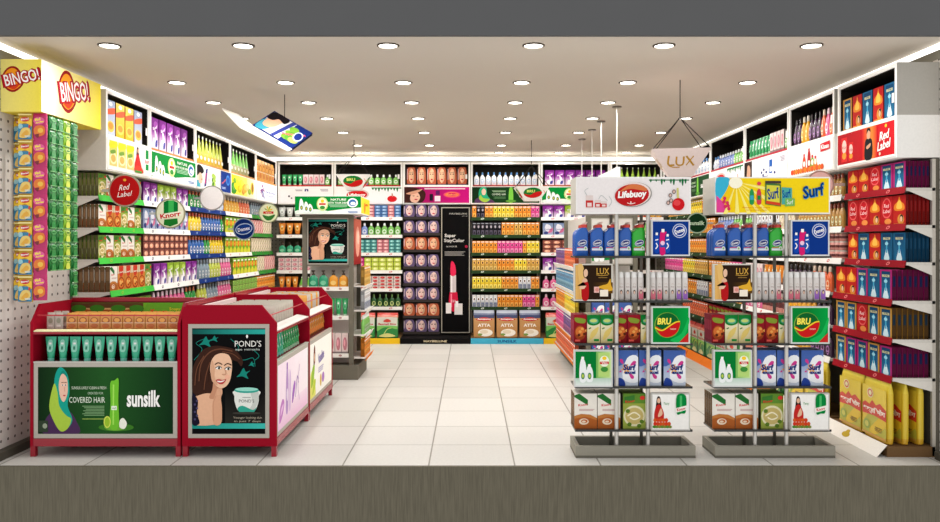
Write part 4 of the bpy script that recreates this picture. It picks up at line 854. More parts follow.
class Bay:
    def __init__(s, side, a0, a1, key, end, rev=False):
        mid = (a0 + a1) / 2; s.w = a1 - a0; s.key = key; s.end = end; s.rev = rev; s.side = side
        s.fr = Fr(-XW, mid, PI / 2) if side == 'L' else Fr(XW, mid, -PI / 2) if side == 'R' else Fr(mid, YB, 0)
        s.cabD, s.D1, s.D2, s.DB = (.43, .5, .5, .95) if side == 'B' else (.31, .246, .345, .41)
    def items(s, idx, z, spec, h, D=None, **k):
        D = D or (s.D1 if idx < 3 else s.D2)
        row(s.fr, -s.w / 2 + .025, s.w / 2 - .025, -(D - .012), z, spec, h, f'{SHELF[idx]}, {s.key}', s.end, s.rev, flip=s.side == 'R', **k)

def price_rail(w, D, z, rail, mark, parent, hgt=.052):
    m = MB(); y = -D
    m.prism([(y - .012, z - hgt + .012), (y - .009, z - hgt + .012), (y + .003, z + .012), (y, z + .012)], 'x', -w / 2, w / 2, rail)
    c = m.canvas((-w / 2, y - .0125, z - hgt + .012), (w, 0, 0), (0, .012, hgt), .0004)
    n = max(2, int(w / .36))
    for i in range(n):
        x = c.A * (i + .5) / n; c.e_(x, .5, .5, .24, mark, .25, 10); c.e_(x, .5, .26, .12, rail, .25, 8)
    return m.build('price_rail', PRINT, parent)

def shelving(B, zs, rail, mark, base=None, label='', panel=(96, 92, 82), steel=(206, 202, 194), sides=(1, 1), rows_at=None):
    t = thing('shelving_bay', label, 'shelving', B.fr.W(0, 0, 0), B.fr.rot, 'wall shelving bays')
    w = B.w - .006; h = w / 2
    m = MB(); m.box(-h, h, -.03, -.004, .01, 2.16, panel)
    m.build('back_panel', MATTE, t)
    for sx in (-1, 1):
        m = MB(); m.box(sx * (h - .012) - .012, sx * (h - .012) + .012, -.055, -.03, .01, 2.16, steel); m.build('upright', METAL, t)
    for i, z in enumerate(zs):
        D = B.D1 if i < 3 else B.D2
        m = MB(); m.box(-h, h, -D + .004, -.032, z - .022, z, steel)
        for sx in (-1, 1):
            x = sx * (h - .004)
            m.prism([(-.04, z - .022), (-D + .02, z - .022), (-.04, z - .1)], 'x', x - .003, x + .003, (216, 212, 204))
        sh = m.build('shelf', MATTE, t)
        rc, mk = (rail[i], mark[i]) if isinstance(rail, list) else (rail, mark)
        price_rail(w, D, z, rc, mk, sh)
    if base:
        col, mk, txt = base; D = B.DB
        m = MB(); m.box(-h, h, -D + .03, -.032, .0, .075, (112, 84, 54)); b = m.build('base', MATTE, t)
        m = MB()
        if B.side == 'B':
            m.box(-h, h, -D, -D + .028, 0, .085, col); c = m.canvas((-h, -D - .0003, 0), (w, 0, 0), (0, 0, .085))
        else:
            m.prism([(-D - .05, 0), (-D - .045, 0), (-D + .03, .085), (-D + .025, .085)], 'x', -h, h, col); c = m.canvas((-h, -D - .0505, 0), (w, 0, 0), (0, .075, .085), .0004)
        if txt: c.t(txt, c.A / 2, .5, .5, mk, w=min(c.A * .5, len(txt) * .5), bold=.02)
        else:
            c.e_(c.A * .42, .45, .5, .22, mk); c.e_(c.A * .42, .66, .26, .2, mk)
        m.build('kick_panel', PRINT, b)
    return t

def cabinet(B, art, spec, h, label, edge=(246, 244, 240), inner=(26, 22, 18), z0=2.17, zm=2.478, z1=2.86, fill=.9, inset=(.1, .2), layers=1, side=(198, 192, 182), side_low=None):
    t = thing('header_cabinet', label, 'cabinet', B.fr.W(0, 0, 0), B.fr.rot, 'illuminated header cabinets')
    w = B.w - .008; h = w / 2; D = B.cabD; f = .03; wh = (246, 244, 240)
    m = MB()
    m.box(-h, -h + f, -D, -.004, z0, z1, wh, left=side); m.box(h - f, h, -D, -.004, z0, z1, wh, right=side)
    m.box(-h + f, h - f, -D, -.004, z1 - .03, z1, wh); m.box(-h + f, h - f, -D, -.004, z0, z0 + .02, wh)
    if side_low:
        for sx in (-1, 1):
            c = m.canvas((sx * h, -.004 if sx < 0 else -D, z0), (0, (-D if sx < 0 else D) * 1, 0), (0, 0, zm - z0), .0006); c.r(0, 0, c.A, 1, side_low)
    m.build('carcass', PRINT, t)
    m = MB(); m.box(-h + f, h - f, -.03, -.012, zm, z1 - .03, inner); m.box(-h + f, -h + f + .004, -D + .012, -.03, zm, z1 - .03, inner); m.box(h - f - .004, h - f, -D + .012, -.03, zm, z1 - .03, inner); m.box(-h + f, h - f, -D + .012, -.03, z1 - .036, z1 - .03, inner); m.build('dark_lining', MATTE, t)
    m = MB(); m.box(-h + f, h - f, -D + .0, -.03, zm - .02, zm, edge); m.build('cabinet_shelf', PRINT, t)
    m = MB(); m.box(-h + f * .4, h - f * .4, -D - .008, -D, z0 + .012, zm - .024, wh)
    c = m.canvas((-h + f * .6, -D - .008, z0 + .02), (2 * h - f * 1.2, 0, 0), (0, 0, zm - z0 - .052)); art(c); m.build('header_panel', PRINT, t)
    m = MB(); m.box(h - f - .05, h - f - .02, -D + .005, -D + .008, zm + .1, zm + .17, (236, 234, 230)); m.build('price_card', PRINT, t)
    if spec: row(B.fr, -h + f + inset[0], h - f - inset[1], -D + .022, zm, spec, B.ch, f'header cabinet, {B.key}', B.end, B.rev, fill=fill, layers=layers, flip=B.side == 'R')
    return t

# ------------------------------------------------------------------ wall of soups and detergents (pegboard side)
ZS = [1.95, 1.68, 1.41, 1.13, .85, .57]
E = 'entrance end'
L1 = Bay('L', 6.745, 7.675, 'soup-header bay', E); L2 = Bay('L', 7.675, 8.95, 'green-header detergent bay', E); L3 = Bay('L', 8.95, 10.25, 'blue-railed cleaner bay', E); L4 = Bay('L', 10.25, 11.48, 'lemon-header bay', E); L5 = Bay('L', 11.48, 12.7, 'purple-figure bay', E)
GRAIL, WRAIL, BRAIL, DRAIL, RRAIL = (70, 190, 70), (238, 236, 232), (20, 50, 120), (50, 130, 50), (150, 18, 32)
L5.D2 = .3
for B, rl, mk, lab in ((L1, GRAIL, (140, 190, 60), 'grey shelving bay with bright green price rails full of soup cartons'), (L2, WRAIL, (60, 60, 90), 'grey shelving bay with white price rails under the green cleaner header'), (L3, BRAIL, (150, 170, 210), 'grey shelving bay with dark blue price rails full of cleaner bottles'), (L4, WRAIL, (190, 90, 110), 'grey shelving bay with white price rails under the lemon header'), (L5, DRAIL, (120, 90, 70), 'grey shelving bay with mottled dark green price rails near the far corner')):
    shelving(B, ZS, rl, mk, None if B is L5 else ((226, 222, 214), (190, 190, 180), ''), lab)
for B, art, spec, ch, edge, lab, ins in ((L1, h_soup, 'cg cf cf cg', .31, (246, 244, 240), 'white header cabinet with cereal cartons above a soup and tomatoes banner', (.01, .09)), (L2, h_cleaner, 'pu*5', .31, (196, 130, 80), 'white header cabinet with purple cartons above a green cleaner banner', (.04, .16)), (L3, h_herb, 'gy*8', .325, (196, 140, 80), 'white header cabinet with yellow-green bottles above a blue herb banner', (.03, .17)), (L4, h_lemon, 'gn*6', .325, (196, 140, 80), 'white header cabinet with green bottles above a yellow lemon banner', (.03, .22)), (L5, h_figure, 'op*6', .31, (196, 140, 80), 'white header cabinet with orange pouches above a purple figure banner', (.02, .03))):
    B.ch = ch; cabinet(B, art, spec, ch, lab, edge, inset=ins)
dp = {0: 4}
L1.items(0, 1.95, 'sb sa sb sa sb sb', .2, deep=dp, d=.027, fill=.97); L1.items(1, 1.68, 'sa sc sc sb sa sb', .205, deep=dp, d=.027, fill=.97); L1.items(2, 1.41, 'sb sa sb sa sa sb', .21, deep=dp, d=.027, fill=.97); L1.items(3, 1.13, 'sa sc sc sc sc sb', .22, deep={0: 5}, d=.038, fill=.97); L1.items(4, .85, 'sc*3 sb*3', .2)
L2.items(0, 1.95, 'pu*2 li*3 pu*2', .2); L2.items(1, 1.68, 'bl*8', .21); L2.items(2, 1.41, 'so*9', .225, layers=3); L2.items(3, 1.13, 'pu*2 li*3 pu*2', .22); L2.items(4, .85, 'pb*8 gb*3', .22)
L3.items(0, 1.95, 'gb*4 eb*3 wb*4', .2); L3.items(1, 1.68, 'yb*4 bb*7 gb', .225); L3.items(2, 1.41, 'bb*5 gb*2 yb*5', .225); L3.items(3, 1.13, 'eb*4 ub*4 pb*4', .23); L3.items(4, .85, 'ub*3 eb*4 pb*5', .23)
L4.items(0, 1.95, 'mb*5 rb*4', .21); L4.items(1, 1.68, 'fg*7', .215); L4.items(2, 1.41, 'fg*7', .215); L4.items(3, 1.13, 'fg*7', .22); L4.items(4, .85, 'gs*8', .21, layers=3)
L5.items(0, 1.95, 'eb*7 tw*3', .2); L5.items(1, 1.68, 'pw*5 cw*4', .21); L5.items(2, 1.41, 'cw*9', .215); L5.items(3, 1.13, 'cw*4 pw*5', .22); L5.items(4, .85, 'os*13', .21)

# ------------------------------------------------------------------ back wall
LE = 'lipstick side'
B1 = Bay('B', -3.08, -2.18, 'corner pump-bottle bay', LE, True); B2 = Bay('B', -2.18, -1.075, 'soap-stack bay', LE, True); B3 = Bay('B', -1.075, .01, 'lipstick bay', 'lipstick panel', True); B4 = Bay('B', .01, 1.13, 'hair-carton bay', LE); B5 = Bay('B', 1.13, 2.24, 'back purple-carton bay', LE); B6 = Bay('B', 2.24, 3.08, 'lime-bottle corner bay', LE)
BZ = [1.95, 1.67, 1.385, 1.105, .815, .525]
olive = (70, 66, 54)
shelving(B1, BZ, (232, 230, 226), (200, 150, 150), ((236, 190, 40), (190, 150, 30), ''), 'dark-backed shelving bay in the corner with pump bottles and orange tubes', olive)
shelving(B2, BZ, (232, 230, 226), (206, 70, 70), ((236, 190, 40), (190, 150, 30), ''), 'dark-backed shelving bay of soap stacks with a yellow kick panel', olive)
shelving(B4, BZ, (40, 62, 36), (210, 220, 206), ((70, 170, 200), (20, 46, 110), 'SUNSILK'), 'dark-backed shelving bay of hair cartons with a blue kick panel', olive)
shelving(B5, BZ, (236, 234, 230), (206, 90, 110), ((236, 190, 40), (190, 150, 30), ''), 'dark-backed shelving bay of purple cartons with a yellow kick panel', olive)
shelving(B6, BZ, (236, 234, 230), (206, 90, 110), ((236, 190, 40), (190, 150, 30), ''), 'dark-backed shelving bay in the corner under lime bottles', olive)
gr = (58, 55, 46)
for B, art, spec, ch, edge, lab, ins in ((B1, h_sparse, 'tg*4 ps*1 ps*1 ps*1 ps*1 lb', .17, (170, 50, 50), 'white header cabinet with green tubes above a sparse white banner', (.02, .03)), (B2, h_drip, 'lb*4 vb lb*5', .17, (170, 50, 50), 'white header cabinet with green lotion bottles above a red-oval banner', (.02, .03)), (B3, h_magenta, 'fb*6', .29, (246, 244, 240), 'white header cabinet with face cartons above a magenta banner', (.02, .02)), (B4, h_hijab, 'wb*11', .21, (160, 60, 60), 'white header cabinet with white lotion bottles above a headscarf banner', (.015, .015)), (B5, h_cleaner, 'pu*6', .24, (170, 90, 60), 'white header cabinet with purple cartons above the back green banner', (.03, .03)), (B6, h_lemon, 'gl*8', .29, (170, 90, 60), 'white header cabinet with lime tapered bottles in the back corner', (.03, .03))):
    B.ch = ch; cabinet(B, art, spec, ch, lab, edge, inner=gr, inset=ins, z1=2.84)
B1.items(0, 1.95, 'tw*7', .17); B1.items(1, 1.67, 'to*7', .2); B1.items(2, 1.385, 'pg*3 pa*4', .18); B1.items(3, 1.105, 'ps*8', .21, layers=3); B1.items(4, .815, 'to*3 gn*5', .2); B1.items(5, .525, 'tg*8', .19)
B2.items(0, 1.95, 'ks*2 bs ks bs ks bs*2 ks bs', .2, layers=4); B2.items(1, 1.67, 'lb*3 vb*2 lb*5', .2); B2.items(2, 1.385, 'ts*3 ks ts*3 ks*2 ts*2', .22, layers=4); B2.items(3, 1.105, 'ms*4 ls*5', .21, layers=3); B2.items(4, .815, 'rs*9', .21, layers=4); B2.items(5, .525, 'os*5 db*6', .21); row(B2.fr, -.53, .53, -.915, .076, 'ra*3', .4, 'floor base of soap-stack bay', LE, True, d=.15)
B4.items(0, 1.95, 'os bk*2 os*2 yl*5 os*4 pk*2', .19); B4.items(1, 1.67, 'bk*7 os*3 go*2 os*4', .21); B4.items(2, 1.385, 'os*6 pk*6 os*1 yl*3', .2); B4.items(3, 1.105, 'go*6 os*4 yl*3 go*3', .2); B4.items(4, .815, 'yl*7 os*4 wh*3 os*2', .2); B4.items(5, .525, 'wh*6 os*6 pk*3 os', .2); row(B4.fr, -.53, .53, -.915, .076, 'at*3', .44, 'floor base of hair-carton bay', LE, d=.15)
B5.items(0, 1.95, 'pu*2 li*2 pu*2', .2); B5.items(1, 1.67, 'bl*6', .2); B5.items(2, 1.385, 'so*7', .21, layers=3); B5.items(3, 1.105, 'pu*6', .21); B5.items(4, .815, 'pb*9', .21); B5.items(5, .525, 'pb*9', .21); row(B5.fr, -.53, .53, -.915, .076, 'ra*3', .4, 'floor base of back purple-carton bay', LE, d=.15)
B6.items(0, 1.95, 'mb*3 rb*4 mb*2', .21); B6.items(1, 1.67, 'gn*8', .22); B6.items(2, 1.385, 'ks*6', .2, layers=3)

# the lipstick bay: three columns of face cartons beside a tall black poster
t = thing('makeup_display', 'black makeup bay of face cartons beside a tall lipstick poster', 'display', B3.fr.W(0, 0, 0))
m = MB(); m.box(-.54, .54, -.44, -.004, .085, 2.16, (24, 21, 20)); m.build('body', MATTE, t)
m = MB(); m.box(-.54, .54, -.95, -.45, 0, .085, (18, 17, 17)); c = m.canvas((-.54, -.95, 0), (1.08, 0, 0), (0, 0, .085), .0004); c.t('MAYBELLINE', c.A / 2, .5, .36, (224, 206, 170), w=4.2, bold=.02); m.build('kick_panel', PRINT, t)
FZ = [1.955, 1.70, 1.435, 1.165, .9, .64, .385, .13]
for z in FZ:
    m = MB(); m.box(-.535, .055, -.52, -.445, z - .018, z, (40, 36, 34)); m.box(-.535, .055, -.525, -.521, z - .03, z + .012, (58, 52, 50)); m.build('shelf', MATTE, t)
m = MB(); m.box(.075, .53, -.5, -.445, .12, 2.12, (176, 170, 156)); m.box(.09, .515, -.503, -.5, .135, 2.105, (10, 9, 10))
c = m.canvas((.09, -.503, .135), (.425, 0, 0), (0, 0, 1.97)); A = c.A
c.t('MAYBELLINE', A * .6, .955, .012, (190, 186, 180), w=A * .66); c.t('NEW YORK', A * .85, .935, .007, (170, 166, 160), w=A * .2)
c.t('Super', A * .3, .775, .035, (214, 210, 206), w=A * .42, bold=.03); c.t('StayColor', A * .45, .735, .035, (214, 210, 206), w=A * .76, bold=.02); c.t('16 HOUR', A * .36, .69, .012, (200, 196, 190), w=A * .4); c.e_(A * .9, .69, .012, .012, (160, 30, 60), n=8)
c.lines(.02, A * .86, .645, .005, 4, (150, 146, 140), al='l')
c.b([(A * .28, .18), (A * .56, .18), (A * .56, .32), (A * .28, .32)], (206, 30, 66), 2); c.r(A * .3, .32, A * .52, .46, (206, 196, 196)); c.r(A * .34, .32, A * .38, .46, (250, 246, 246)); c.b([(A * .32, .46), (A * .5, .46), (A * .5, .52), (A * .42, .565), (A * .33, .56)], (226, 44, 84)); c.s_([(A * .34, .2), (A * .34, .31)], .012, (246, 120, 150)); c.r(A * .14, .15, A * .34, .235, (236, 230, 228)); c.r(A * .46, .14, A * .76, .23, (226, 220, 218)); c.r(A * .5, .2, A * .6, .25, (246, 240, 240)); c.t('SUPERSTAY', A * .42, .25, .04, (250, 214, 222), w=A * .1, rot=PI / 2)
m.build('poster', PRINT, t)
for i, z in enumerate(FZ):
    row(B3.fr, -.53, .05, -.518, z, ('fb' if i in (2, 6) else 'fa') + '*3', .205, f'{SHELF[i]}, lipstick bay', 'lipstick panel', True)

# ------------------------------------------------------------------ tea and hair-care side
R1 = Bay('R', 5.75, 6.685, 'red tea bay', E); R2 = Bay('R', 6.74, 7.71, 'ketchup-header bay', E); R3 = Bay('R', 7.71, 8.95, 'white hair-header bay', E); R4 = Bay('R', 8.95, 10.23, 'opposite red-oval bay', E); R5 = Bay('R', 10.23, 11.48, 'orange-kick hair bay', E); R6 = Bay('R', 11.48, 12.7, 'far headscarf bay', E)
shelving(R1, ZS, RRAIL, (226, 120, 120), ((236, 230, 222), (190, 160, 50), ''), 'pegboard shelving bay with red price rails full of tea cartons')
shelving(R2, ZS, (232, 228, 224), (206, 60, 60), ((236, 230, 222), (190, 160, 50), ''), 'pegboard shelving bay with white price rails of sauces and preserves')
shelving(R3, ZS, (232, 228, 224), (206, 60, 60), ((230, 120, 40), (200, 90, 30), ''), 'pegboard shelving bay with white rails behind the yellow-signed stand')
shelving(R4, ZS, (50, 70, 44), (206, 214, 200), ((230, 120, 40), (200, 90, 30), ''), 'pegboard shelving bay with dark green rails under the red-oval header', olive)
shelving(R5, ZS, (40, 62, 36), (206, 214, 200), ((230, 120, 40), (200, 90, 30), ''), 'dark shelving bay with orange kick panel and hair cartons', olive)
R6.D2 = .3
shelving(R6, ZS, (40, 62, 36), (206, 214, 200), None, 'dark shelving bay of hair cartons in the far corner', olive)
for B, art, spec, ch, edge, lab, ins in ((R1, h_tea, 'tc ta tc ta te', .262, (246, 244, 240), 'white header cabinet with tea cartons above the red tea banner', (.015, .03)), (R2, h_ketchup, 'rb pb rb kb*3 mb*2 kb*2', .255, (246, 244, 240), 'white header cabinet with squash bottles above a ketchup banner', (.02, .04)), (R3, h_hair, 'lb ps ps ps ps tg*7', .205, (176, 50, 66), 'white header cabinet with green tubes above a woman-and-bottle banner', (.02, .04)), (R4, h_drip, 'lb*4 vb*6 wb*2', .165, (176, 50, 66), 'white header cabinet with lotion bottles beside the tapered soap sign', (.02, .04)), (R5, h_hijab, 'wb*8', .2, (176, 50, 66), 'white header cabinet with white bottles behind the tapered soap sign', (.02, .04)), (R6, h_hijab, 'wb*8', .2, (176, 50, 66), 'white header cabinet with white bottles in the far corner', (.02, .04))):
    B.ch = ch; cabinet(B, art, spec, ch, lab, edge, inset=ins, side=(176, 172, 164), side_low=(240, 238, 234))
d5 = {0: 5}; d6 = {0: 6}
R1.items(0, 1.95, 'td td tb ta ta', .2, deep=d5, d=.022, fill=.97); R1.items(1, 1.68, 'ta tb ta tb tb', .225, deep=d5, d=.022, fill=.98); R1.items(2, 1.41, 'tc tc ta tc ta', .22, deep=d5, d=.022, fill=.95); R1.items(3, 1.13, 'td tc td ta ta', .225, deep=d6, d=.031, fill=.97); R1.items(4, .85, 'te te tb te te', .225, deep=d6, d=.031, fill=.95); R1.items(5, .57, 'td te td td te', .22, deep=d6, d=.031, fill=.95)
for i, lx in enumerate((.262, -.115)):
    for b in range(3 if i == 0 else 2):
        put('yg', R1.fr.W(lx, -.34 + b * .11, .0765), R1.fr.rot, (.362, .065, .47), f"yellow wheat flour bag, {('front', 'middle', 'rear')[b]} row, {ORD[i]} from entrance, base of red tea bay", 'flour bags on the tea bay base')
row(R2.fr, -.4, .46, -.375, .076, 'yg*2', .47, 'base of ketchup-header bay', E, d=.065)
R2.items(0, 1.95, 'hb*13', .2); R2.items(1, 1.68, 'hb*13', .22); R2.items(2, 1.41, 'jr*11', .235, layers=3); R2.items(3, 1.13, 'rb*4 kb*5', .22); R2.items(4, .85, 'kb*3 mb*6', .22); R2.items(5, .57, 'kb*4 mb*5', .22)
R3.items(0, 1.95, 'wh*5 cw*5', .2); R3.items(1, 1.68, 'cw*4 wh*8', .21); R3.items(2, 1.41, 'tw*6 ks*5', .21); R3.items(3, 1.13, 'to*6 ps*6', .2); R3.items(4, .85, 'jr*6 pb*5', .2); R3.items(5, .57, 'pb*5 tg*6', .2); row(R3.fr, -.6, .6, -.375, .076, 'ra*3', .4, 'base of white hair-header bay', E, d=.13)
R4.items(0, 1.95, 'gl*8', .22); R4.items(1, 1.68, 'lb*6 vb*6', .2); R4.items(2, 1.41, 'wb*8 lb*4', .2); R4.items(3, 1.13, 'pk*4 os*8', .2); R4.items(4, .85, 'os*12', .2); R4.items(5, .57, 'rd*8', .2); row(R4.fr, -.6, .6, -.375, .076, 'ra*3', .4, 'base of opposite red-oval bay', E, d=.13)
R5.items(0, 1.95, 'os*6 yl*6', .2); R5.items(1, 1.68, 'os*12', .2); R5.items(2, 1.41, 'pk*4 os*8', .2); R5.items(3, 1.13, 'go*6 yl*6', .2); R5.items(4, .85, 'wh*5 os*7', .2); R5.items(5, .57, 'ro*12', .2); row(R5.fr, -.6, .6, -.375, .076, 'ra*4', .4, 'base of orange-kick hair bay', E, d=.13)
R6.items(0, 1.95, 'os*12', .2); R6.items(1, 1.68, 'os*5 bk*7', .2); R6.items(2, 1.41, 'yl*12', .2); R6.items(3, 1.13, 'pk*12', .2); R6.items(4, .85, 'os*12', .2)

# ------------------------------------------------------------------ round signs
def round_sign(name, label, x, y, z, r, art):
    t = thing(name, label, 'sign', (x, y, z), 0, 'round shelf signs')
    m = MB(); n = 40
    m.prism([(r * math.cos(2 * PI * i / n), r * math.sin(2 * PI * i / n)) for i in range(n)], 'y', -.006, .006, (150, 144, 130))
    c = m.canvas((-r, -.0062, -r), (2 * r, 0, 0), (0, 0, 2 * r)); art(c); m.build('disc', PRINT, t)
    s = 1 if x > 0 else -1
    m = MB(); m.box(min(s * r * .6, s * (3.154 - abs(x) + .01)) , max(s * r * .6, s * (3.154 - abs(x) + .01)), .007, .011, -.012, .012, (200, 200, 196)); m.build('bracket', METAL, t)
def at(px, py, Y): return ((px - 470) * Y / 795, Y, 1.55 - (py - 243) * Y / 795)
for nm, lab, px, py, X, r, art in (('round_sign', 'round red sign with white script on the soup shelves', 125, 190.5, -2.96, .14, r_redlabel), ('round_sign', 'round cream and green sign on the white-railed detergent shelves', 170.5, 213.5, -2.95, .147, r_knorr), ('round_sign', 'round blank pale sign beside the blue-railed cleaner shelves', 212, 198, -2.95, .142, r_plain), ('round_sign', 'round dark blue sign with white oval on lemon-header shelves', 244, 229, -2.95, .142, r_domex), ('round_sign', 'round cream sign with green leaves near the far corner', 268.5, 213, -2.95, .145, r_vim), ('round_sign', 'round dark green sign beside the red-oval stand header', 697, 223, 2.95, .136, r_fresh), ('round_sign', 'round pink sign behind the yellow header of the stand', 820, 184.5, 2.95, .118, r_pink)):
    Y = X * 795 / (px - 470); round_sign(nm, lab, X, Y, 1.55 - (py - 243) * Y / 795, r, art)

# ------------------------------------------------------------------ snack box and hanging packet strips
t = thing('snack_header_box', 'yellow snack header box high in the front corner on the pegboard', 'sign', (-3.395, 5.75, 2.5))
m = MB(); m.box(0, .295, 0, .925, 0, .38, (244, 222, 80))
c = m.canvas((0, 0, 0), (.295, 0, 0), (0, 0, .38)); c.gh(0, 0, c.A, 1, (232, 220, 130), (246, 226, 80)); bingo(c, c.A * .5, .62, .58)
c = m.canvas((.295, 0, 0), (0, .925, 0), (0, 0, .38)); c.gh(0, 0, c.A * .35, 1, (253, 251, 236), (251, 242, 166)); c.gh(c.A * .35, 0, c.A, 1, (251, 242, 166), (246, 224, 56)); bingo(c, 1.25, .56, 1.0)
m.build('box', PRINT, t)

def packet_mesh(kind):
    m = MB(); w, h = .1, .19
    col = dict(y=(206, 160, 44), p=(190, 36, 104), g=(20, 112, 48), l=(126, 178, 40))[kind]
    m.loft([(-h, w / 2, .002), (-h + .012, w / 2, .006), (-h * .5, w / 2, .016), (-.012, w / 2, .006), (0, w / 2, .002)], col, 16, 5)
    c = m.canvas((-w / 2, -.0165, -h * .97), (w, 0, 0), (0, 0, h * .94), .0003); A = c.A
    if kind == 'y':
        c.r(0, 0, A, .6, (44, 128, 168)); c.b([(0, .5), (A * .5, .66), (A, .5), (A, .8), (0, .8)], (240, 196, 50)); c.b([(.05, .1), (A * .5, .04), (A - .05, .2), (A * .8, .44), (A * .3, .42)], (230, 200, 110)); c.b([(.12, .14), (A * .5, .1), (A * .8, .24), (A * .6, .36)], (226, 170, 60)); c.e_(A * .5, .78, A * .34, .09, (200, 40, 40)); c.t('Bingo!', A * .5, .78, .1, W_, w=A * .56, bold=.03, rot=.12); c.r(0, .94, A, 1, (240, 226, 150)); c.b([(.04, .42), (.2, .46), (.16, .6), (.03, .58)], (150, 200, 210)); c.e_(A * .84, .5, .05, .07, (200, 60, 40), n=8); c.lines(A * .5, A * .92, .12, .02, 2, (226, 240, 240)); c.s_([(.06, .06), (.2, .03), (.4, .05)], .02, (20, 80, 120))
    elif kind == 'p':
        c.b([(.05, .3), (A * .4, .1), (A * .9, .2), (A * .85, .5), (A * .3, .52)], (226, 120, 40)); c.b([(.1, .16), (A * .4, .04), (A * .5, .2)], (120, 30, 40)); c.e_(A * .6, .34, A * .2, .1, (240, 190, 70)); c.e_(A * .5, .72, A * .42, .15, (226, 90, 150)); c.t('Mad', A * .4, .78, .11, (246, 226, 80), w=A * .4, bold=.04, rot=.2); c.t('Angles', A * .55, .66, .1, (246, 226, 80), w=A * .6, bold=.04, rot=.2)
    else:
        c.r(0, 0, A, .06, (120, 190, 120)); c.b([(A * .2, .1), (A * .8, .1), (A * .7, .5), (A * .3, .5)], (50, 140, 70) if kind == 'g' else (210, 226, 90)); c.e_(A * .5, .75, A * .38, .16, (90, 170, 100) if kind == 'g' else (180, 210, 90)); c.r(A * .25, .7, A * .75, .8, (20, 110, 46))
    return m.mesh('packet', GLOSS)
PK = {k: packet_mesh(k) for k in 'ypgl'}
def strip(x, y, zt, n, ph, w, rot, kind, label):
    t = thing('packet_strip', label, 'packets', (x, y, zt), rot, 'packet strips under the snack header box')
    m = MB(); m.box(-.006, .006, .017, .019, -n * ph, 0, (200, 200, 190)); m.build('hanging_tape', PRINT, t)
    for i in range(n):
        o = link('packet', PK[kind], t, (0, 0, -i * ph - .002)); o.scale = (w / .1, 1, ph / .19)
strip(-3.345, 5.93, 2.498, 7, .197, .1, 0, 'y', 'strip of yellow and blue snack packets hanging beside the pegboard wall')
strip(-3.238, 5.80, 2.498, 7, .197, .1, 0, 'y', 'strip of yellow and blue snack packets hanging in front of its twin')
strip(-3.135, 5.80, 2.498, 7, .195, .1, 0, 'p', 'strip of pink snack packets hanging from the yellow box')
for i, (yy, n, kd, lab) in enumerate(((5.925, 11, 'g', 'strip of green sachets hanging just behind the pink packets'), (6.03, 11, 'g', 'strip of green sachets hanging between two other green-edged strips'), (6.135, 11, 'l', 'strip of lime green sachets hanging under the yellow box'), (6.25, 13, 'g', 'longest strip of green sachets hanging beside the lime strip'))):
    strip(-3.118, yy, 2.498, n, .105, .095, PI / 2, kd, lab)
# ------------------------------------------------------------------ crimson promotion bins
CR = (152, 13, 36)
def promo_bin(fr, w, dep, label, art, tubes, tube_name, packs, strip_col, back_col, where, end, left_art=None, right=True, strip_w=.1, back_art=None):
    t = thing('promotion_bin', label, 'display bin', fr.W(0, 0, 0), fr.rot, 'crimson promotion bins')
    prof = [(0, .075), (0, .97), (.11, 1.1), (dep - .03, 1.1), (dep, 1.05), (dep, .075)]
    for x in ((.0, w - .022) if right else (.0,)):
        m = MB(); m.prism(prof, 'x', x, x + .022, CR)
        if left_art and x == 0:
            d0 = .052; fw, b0, b1 = dep - .099, .137, .962
            m.box(-.006, 0, d0, d0 + fw, b0, b1, (176, 170, 160))
            c = m.canvas((-.0062, d0 + fw - .028, b0 + .03), (0, -(fw - .056), 0), (0, 0, b1 - b0 - .06)); left_art(c)
        m.build('side_panel', PRINT, t)
    for x in (0.0, w - .036):
        for y in (0.002, dep - .04):
            m = MB(); m.box(x, x + .036, y, y + .036, 0, .0745, CR); m.build('leg', GLOSS, t)
    m = MB(); m.box(.023, w - .023, .0, .03, .075, .131, CR); m.build('front_rail', GLOSS, t)
    m = MB(); m.box(.023, w - .023, 0, .03, .683, .69, (206, 202, 194)); m.build('top_rail', GLOSS, t)
    m = MB(); m.box(.024, w - .024, .004, .024, .133, .682, (180, 174, 164)); c = m.canvas((.055, .004, .165), (w - .11, 0, 0), (0, 0, .485)); art(c); m.build('front_panel', PRINT, t)
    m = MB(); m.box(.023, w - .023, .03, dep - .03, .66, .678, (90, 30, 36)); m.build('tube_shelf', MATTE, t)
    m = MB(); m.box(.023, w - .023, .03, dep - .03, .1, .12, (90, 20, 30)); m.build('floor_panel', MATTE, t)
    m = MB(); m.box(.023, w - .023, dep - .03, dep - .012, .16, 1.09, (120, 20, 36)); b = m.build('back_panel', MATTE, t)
    m = MB(); m.box(.023, w - .023, dep - .055, dep - .031, .925, 1.075, back_col); c = m.canvas((.023, dep - .055, .925), (w - .046, 0, 0), (0, 0, .15))
    if back_art: back_art(c)
    m.build('header_card', PRINT, b)
    m = MB(); m.box(.02, w - .02, dep - .034, dep + .0, 1.085, 1.115, CR); m.build('back_rail', GLOSS, t)
    m = MB(); m.box(.023, w - .023, .0, dep - .03, .888, .905, CR); s = m.build('bin_shelf', GLOSS, t)
    m = MB(); m.prism([(.004, .9), (.0, .912), (strip_w, .912 + strip_w * .18), (strip_w, .906)], 'x', .024, w - .024, strip_col); m.build('price_rail', PRINT, s)
    m = MB(); m.tube((.022, .06, 1.02), (w - .022, .06, 1.02), .005, (190, 60, 70)); m.build('guard_rail', METAL, t)
    row(fr, .06, w - .05, .07, .678, tubes, .185, f'lower shelf of {where}', end, fill=.92)
    return t

